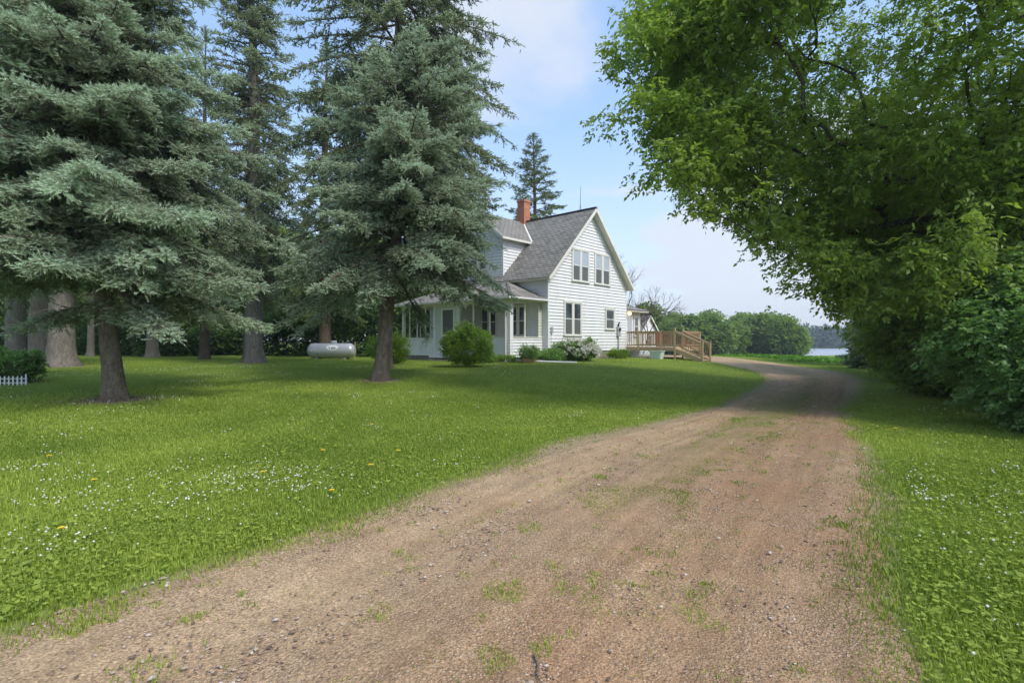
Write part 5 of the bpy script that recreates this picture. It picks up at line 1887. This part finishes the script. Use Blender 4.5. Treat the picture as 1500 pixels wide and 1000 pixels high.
# ------------------------------------------------------------------ garage behind the deck
gx, gy, gz = at(950, 51)
ga = empty('garage', (gx, gy, gz), HROT)
tag(ga, 'small white gabled garage behind the deck railing', 'garage')
g = MB()
gw, ge, gr = 1.65, 2.3, 3.75
sl_ = (gr - ge) / gw
g.siding((0, 0, 0), (0, 1, 0), (1, 0, 0), 0.0, gr - .05, lambda z: -min(gw, (gr - z) / sl_), lambda z: min(gw, (gr - z) / sl_), 0.16)
g.siding((0, -gw, 0), (-1, 0, 0), (0, -1, 0), 0.0, ge, 0, 5, 0.16)
g.siding((0, gw, 0), (-1, 0, 0), (0, 1, 0), 0.0, ge, 0, 5, 0.16)
g.siding((-5, 0, 0), (0, 1, 0), (-1, 0, 0), 0.0, gr - .05, lambda z: -min(gw, (gr - z) / sl_), lambda z: min(gw, (gr - z) / sl_), 0.16)
g.build('wall', M['white'], ga)
r_ = MB()
for s in (1, -1):
    pts = [(0.25, 0, gr + 0.08), (0.25, s * (gw + .25), ge + 0.08 - .25 * sl_), (-5.25, s * (gw + .25), ge + 0.08 - .25 * sl_), (-5.25, 0, gr + 0.08)]
    r_.slab(pts if s > 0 else pts[::-1], 0.06)
o = r_.build('roof', M['roof'], ga)
uv_attr(o, lambda c: np.stack([c[:, 0], np.abs(c[:, 1]) * 1.3, c[:, 2] * 0], -1))
r_ = Pieces('rake_board', M['trim'], ga)
for s in (1, -1):
    r_.bar((0.265, s * (gw + .25), ge - 0.02 - .25 * sl_), (0.265, 0, gr - 0.0), 0.03, 0.15)
window(ga, (0.0, 0, 1.0), GX, GN, 0.9, 1.0, 1)

# ------------------------------------------------------------------ propane tank
px, py, pz = at(486, 32.5)
tank = empty('propane_tank', (px, py, pz), math.radians(3))
tag(tank, 'silver grey propane tank lying on the lawn before the wood', 'propane tank')
b = NT('tank_paint')
vv = b.obj()
cc = b.mix(b.ramp(b.noise(vv, 3, 5, 0.6), [(0.45, 0.0), (0.8, 0.35)]), (0.48, 0.505, 0.525), (0.28, 0.27, 0.25))
M['tank'] = b.out(b.principled(base=cc, rough=0.38, metal=0.25, spec=0.5))
t_ = MB()
TR, TL, ZC = 0.46, 2.95, 0.52
ring, rads = [], []
hl = TL / 2
for k in range(9):
    a = k / 8 * math.pi / 2
    ring.append((-hl + 0.36 * (1 - math.sin(a)), 0, ZC)); rads.append(max(0.01, TR * math.cos(math.pi / 2 - a) if k else 0.01))
ring = [(-hl + 0.40 * (1 - math.cos(a)), 0, ZC) for a in np.linspace(0, math.pi / 2, 9)]
rads = [max(0.01, TR * math.sin(a)) for a in np.linspace(0, math.pi / 2, 9)]
ring2 = [(-p[0], 0, ZC) for p in ring[::-1]]
t_.tube(ring + ring2, rads + rads[::-1], 36)
t_.build('tank_shell', M['tank'], tank, smooth=True)
t_ = MB()
t_.tube([(0.12, 0, ZC + TR - 0.03), (0.12, 0, ZC + TR + 0.13), (0.12, 0, ZC + TR + 0.16)], [0.20, 0.20, 0.17], 18)
t_.build('valve_dome', M['tank'], tank, bevel=0.01)
for sx in (-0.85, 0.85):
    MB().box((sx - 0.12, -0.3, -0.05), (sx + 0.12, 0.3, 0.12)).build('foot', M['stone'], tank)
t_ = MB()
t_.tube([(-0.73 + 0.0, TR * 1.015 * math.cos(a), ZC + TR * 1.015 * math.sin(a)) for a in np.linspace(-2.9, 0.2, 20)], 0.012, 6)
t_.tube([(-0.73, -0.06, ZC + TR - .02), (-0.73, -0.06, ZC + TR + 0.12)], 0.02, 6)
t_.build('strap', M['dark'], tank)
t_ = MB()
fan = []
for k in range(26):
    a = 2 * math.pi * k / 26
    xx, u_ = 0.14 + 0.36 * math.cos(a), 0.20 * math.sin(a)
    th = -math.pi / 2 - 0 + 0
    ang = math.radians(28) + u_ / TR
    fan.append((xx, -(TR + 0.006) * math.cos(ang), ZC + (TR + 0.006) * math.sin(ang)))
t_.poly(*fan[::-1])
M['label_white'] = plain('label_white', (0.80, 0.80, 0.80), 0.4)
# a curved oval: built as strips so that it hugs the shell
t_ = MB()
rows = np.linspace(-0.185, 0.185, 9)
for u0, u1 in zip(rows[:-1], rows[1:]):
    q = []
    for u_, sg in ((u0, -1), (u0, 1), (u1, 1), (u1, -1)):
        hw_ = 0.37 * math.sqrt(max(0.0, 1 - (u_ / 0.19) ** 2))
        ang = math.radians(26) + u_ / TR
        q.append((0.14 + sg * hw_, -(TR + 0.008) * math.cos(ang), ZC + (TR + 0.008) * math.sin(ang)))
    t_.poly(*q)
lb = t_.build('label', M['label_white'], tank)
fc = bpy.data.curves.new('lettering', 'FONT')
fc.body = 'L gas'
fc.size = 0.21
fc.align_x = 'CENTER'
fc.align_y = 'CENTER'
fc.extrude = 0.002
fc.materials.append(M['dark'])
fc_o = bpy.data.objects.new('lettering_curve', fc)
fo = bpy.data.objects.new('lettering', bpy.data.meshes.new_from_object(fc_o))
bpy.data.objects.remove(fc_o)
COL.objects.link(fo)
ang = math.radians(24)
fo.parent = lb
fo.location = (0.14, -(TR + 0.018) * math.cos(ang), ZC + (TR + 0.018) * math.sin(ang))
fo.rotation_euler = (math.pi / 2 - ang, 0, 0)
sx, sy, sz = at(520, 31.8)
stk = MB().box((-0.02, -0.02, -0.2), (0.02, 0.02, 1.05)).bar((0, 0, 1.05), (0, 0, 1.09), 0.03, 0.03).build('wooden_stake', M['deck_floor'], loc=(sx, sy, sz))
tag(stk, 'thin pale wooden stake at the right end of the propane tank', 'stake')

# ------------------------------------------------------------------ shrubs and flowers by the house
def shrub(name, px, dep, rx, ry, h, n, seed, mat, label, nspray=7, n_leaf=5, lsize=0.06, wid=0.45, rl=0.1, spread=0.16, loc=None, zmin=0.06):
    x, y, z = loc or at(px, dep)
    rs_ = np.random.default_rng(seed + 7)
    rag = [(rx * rs_.uniform(-.85, .85), ry * rs_.uniform(-.8, .8), h * rs_.uniform(.6, .95), rx * .22, ry * .22, h * .16, 1.6) for _ in range(9)]
    return broadleaf(name, (x, y, z), [(0, 0, -0.08), (0, 0, 0.12), (0.01, 0, 0.28)], 0.025,
                     [(0, 0, h * 0.52, rx, ry, h * 0.46), (0, 0, h * 0.3, rx * 0.95, ry * 0.95, h * 0.3), (rx * 0.25, 0, h * 0.68, rx * 0.6, ry * 0.6, h * 0.24)] + rag,
                     n, seed, mat, M['bark_dark'], label, cat='shrub', children=('stem', 'foliage'), nspray=nspray, n_leaf=n_leaf, rl=rl, lsize=lsize, spread=spread, droop=0.12,
                     shell=0.5, zmin=zmin, rtip=0.0022, wid=wid, seg=0.2, flare=0, upbias=0.5, sides=8)


shrub('green_shrub', 685, 22.4, 1.1, 1.0, 1.72, 620, 101, M['leaf_shrub'], 'rounded yellow green shrub in front of the porch door')
shrub('green_shrub', 569, 25.5, 1.05, 0.8, 1.5, 320, 103, M['leaf_shrub'], 'yellow green shrub at the left end of the porch behind the spruce trunk')
shrub('leafy_plant', 774, 25.7, 0.42, 0.42, 0.72, 110, 105, M['leaf_bush'], 'small leafy plant in a planter beside the porch corner', loc=(at(774, 25.7)[0], 25.7, tz(at(774, 25.7)[0], 25.7) + 0.12))
x, y, z = at(774, 25.7)
pl = MB()
loft(pl, [rrect(0.55, 0.34, -0.02, rc=0.05), rrect(0.64, 0.42, 0.24, rc=0.05), rrect(0.58, 0.36, 0.24, rc=0.05), rrect(0.5, 0.3, 0.10, rc=0.05)])
po = pl.build('planter', M['cedar_dark'], loc=(x, y, z))
tag(po, 'low brown planter box beside the porch corner', 'planter')
shrub('leafy_plant', 905, 32.2, 0.7, 0.4, 0.55, 120, 107, M['leaf_shrub'], 'light green weeds against the foundation below the electric meter')
shrub('leafy_plant', 806, 27.6, 0.75, 0.55, 0.62, 150, 109, M['leaf_bush'], 'low green plant at the house corner left of the white hydrangea')
shrub('leafy_plant', 735, 26.2, 1.2, 0.3, 0.34, 110, 119, M['leaf_shrub'], 'low weeds along the porch foundation behind the drain pipe')
hyd = shrub('hydrangea', 842, 28.5, 1.25, 0.8, 1.12, 420, 111, M['leaf_bush'], 'white flowering hydrangea bush under the lower gable window', lsize=0.09)
r = np.random.default_rng(4)
n = 230
d = nrm(r.normal(0, 1, (n, 3)) + np.array([0.15, -0.35, 0.55]))
C_ = np.array([0.1, 0, 0.56]) + d * np.array([1.30, 0.86, 0.58])
C_ = C_[C_[:, 2] > 0.28]
Ps, Ts = [], []
for c_ in C_:
    k = 34
    dd = nrm(r.normal(0, 1, (k, 3)))
    Ps.append(c_ + dd * 0.085 * r.uniform(0.7, 1.1))
    Ts.append(np.full(k, r.uniform(0.35, 1.0)))
Ps = np.concatenate(Ps)
V, Fc, T = pinnate(Ps, nrm(r.normal(0, 1, Ps.shape)), 2, np.full(len(Ps), 0.015), 0.045, r, 0.1, 0.9, np.concatenate(Ts))
link('blossom', np_mesh('blossom', V, [Fc], {'tint': T}), M['petal'], hyd)

# bottom-left: garden shrub inside a low white picket border
shrub('leafy_shrub', 8, 16.2, 1.0, 0.8, 0.95, 330, 113, M['leaf_bush'], 'low dark green shrub behind the little white picket fence', lsize=0.09)
ex, ey, ez = at(38, 15.5)
pf = empty('picket_fence', (ex, ey, ez), math.radians(6))
tag(pf, 'little white picket border fence beside the left garden shrub', 'fence')
M['picket'] = paint('picket_white', (0.66, 0.67, 0.64), 0.6, 0.35)
for i in range(22):
    m = MB()
    xx = -0.115 * i
    m.box((xx - 0.02, -0.008, -0.05), (xx + 0.02, 0.008, 0.235 if i else 0.30))
    m.poly((xx - 0.02, -0.008, 0.235 if i else 0.30), (xx + 0.02, -0.008, 0.235 if i else 0.30), (xx, -0.008, 0.27 if i else 0.33))
    m.poly((xx + 0.02, 0.008, 0.235 if i else 0.30), (xx - 0.02, 0.008, 0.235 if i else 0.30), (xx, 0.008, 0.27 if i else 0.33))
    m.build('picket', M['picket'], pf)
for zz_ in (0.05, 0.17):
    MB().box((-0.115 * 21 - 0.03, 0.009, zz_), (0.03, 0.024, zz_ + 0.028)).build('rail', M['picket'], pf)

# litter of bark and cones round the big blue spruce
r = np.random.default_rng(6)
n = 900
a = r.random(n) * 6.28; rr = 0.35 + 0.75 * r.random(n)
X, Y = -9.35 + np.cos(a) * rr * 1.25, 12.4 + np.sin(a) * rr * 0.8
P = np.stack([X, Y, terrain(X, Y) + 0.02], 1)
V, Fc, T = pinnate(P, nrm(r.normal(0, 1, P.shape) * np.array([1, 1, 0.15])), 1, np.full(n, 0.01), 0.06, r, 0.05, 0.45, r.random(n))
b = NT('bark_chip')
t = b.n('ShaderNodeAttribute', attribute_name='tint').outputs['Fac']
mm = b.out(b.principled(base=b.ramp(t, [(0.0, (0.09, 0.06, 0.04)), (0.7, (0.26, 0.20, 0.15)), (1.0, (0.5, 0.45, 0.4))]), rough=0.9))
tag(link('bark_litter', np_mesh('bark_litter', V, [Fc], {'tint': T}), mm), 'bark chips and litter round the foot of the big blue spruce', 'litter', kind='stuff')

# ------------------------------------------------------------------ bare trees behind the house
def bare_tree(loc, L0, r0, lean, depth, seed, label):
    r = np.random.default_rng(seed)
    segs = []

    def go(p, d, L, rad, k):
        n = 2
        for i in range(n):
            d2 = d + r.normal(0, 0.07, 3)
            d2 = d2 / np.linalg.norm(d2)
            q = p + d2 * L / n
            segs.append((p, q, rad * (1 - 0.25 * i / n), rad * (1 - 0.25 * (i + 1) / n)))
            p, d = q, d2
            if k > 0 and i == 0 and r.random() < 0.75:
                branch(p, d, L * 0.62, rad * 0.5, k - 1)
        if k > 0:
            for _ in range(2 if r.random() < 0.6 else 3):
                branch(p, d, L * r.uniform(0.62, 0.84), rad * 0.66, k - 1)

    def branch(p, d, L, rad, k):
        a = r.normal(0, 1, 3)
        a -= d * a.dot(d)
        a /= np.linalg.norm(a)
        t = math.radians(r.uniform(18, 46))
        v = d * math.cos(t) + a * math.sin(t) + np.array([0, 0, 0.12])
        go(p, v / np.linalg.norm(v), L, max(rad, 0.007), k)

    d0 = np.array([lean, 0, 1.0])
    go(np.array([0, 0, -0.1]), d0 / np.linalg.norm(d0), L0, r0, depth)
    P = np.array([q[0] for q in segs]); Q = np.array([q[1] for q in segs])
    v, f_ = tubes_segments(P, Q, np.array([q[2] for q in segs]), np.array([q[3] for q in segs]), 5)
    o = link('bare_tree', np_mesh('bare_tree', v, [f_], smooth=True), M['bark_bare'], loc=loc)
    tag(o, label, 'tree')


M['bark_bare'] = bark_mat('bare_tree_bark', (0.06, 0.045, 0.04), (0.15, 0.115, 0.10))
x, y, z = at(922, 45)
bare_tree((x, y, z), 3.0, 0.12, 0.05, 6, 121, 'leafless tree rising behind the back corner of the house')
x, y, z = at(941, 46)
bare_tree((x, y, z), 1.9, 0.06, 0.45, 5, 127, 'smaller leafless tree leaning right behind the garage')

# ------------------------------------------------------------------ summer haze over the lake
hb = MB().box((-420, -40, -9), (620, 640, 40))
b = NT('haze_air')
vol = b.n('ShaderNodeVolumePrincipled', {'Color': (0.80, 0.88, 1.0), 'Density': 0.0006, 'Anisotropy': 0.2}).outputs[0]
b.n('ShaderNodeOutputMaterial', {'Volume': vol})
tag(hb.build('haze', b.m), 'thin pale summer haze in the air', kind='stuff')

# ------------------------------------------------------------------ dandelions that can be told one by one
M['dandelion'] = plain('dandelion_yellow', (0.85, 0.60, 0.02), 0.7)
dm = MB()
for k in range(16):
    a = 2 * math.pi * k / 16
    for rr, zz_ in ((0.022, 0.0), (0.014, 0.006)):
        p, q = (math.cos(a) * 0.002, math.sin(a) * 0.002), (math.cos(a) * rr, math.sin(a) * rr)
        w_ = 0.004
        dm.poly((p[0], p[1], zz_), (q[0] - math.sin(a) * w_, q[1] + math.cos(a) * w_, zz_ + 0.005), (q[0] + math.sin(a) * w_, q[1] - math.cos(a) * w_, zz_ + 0.005))
first = None
for px, pyy in ((72, 674), (138, 708), (90, 781), (473, 665), (486, 724), (584, 665), (545, 628), (543, 686), (385, 697), (1312, 632)):
    dep = 1.55 * 770 / (pyy - 500)
    x, y, z = at(px, dep)
    if first is None:
        first = empty('dandelion', (x, y, z))
        dm.build('flower_head', M['dandelion'], first, loc=(0, 0, 0.085))
        MB().tube([(0, 0, 0), (0.003, 0, 0.085)], 0.0025, 5).build('stem', M['grass'], first)
        o = first
    else:
        o = copy_tree(first, (x, y, z), px)
    sc_ = 1.0 + 0.06 * dep
    o.scale = (sc_, sc_, 1.0)
    tag(o, 'yellow dandelion flower in the grass', 'flower', 'dandelions in the lawn')
tag_x = None

# a twig lying on the drive
pts = []
for t in np.linspace(0, 1, 8):
    px, pyy = 781 + 12 * t + 3 * math.sin(t * 6), 962 + 40 * t
    dep = 1.6 * 770 / (pyy - 500)
    x = (px - 750) / 770 * dep
    pts.append((x, dep, float(drive_z(np.array([x]), np.array([dep]))[0]) + 0.012))
tw = MB().tube(pts, [0.005, 0.006, 0.005, 0.005, 0.004, 0.004, 0.003, 0.002], 6).build('twig', M['bark_spruce'])
tag(tw, 'thin brown twig lying on the gravel at the bottom of the picture', 'twig')
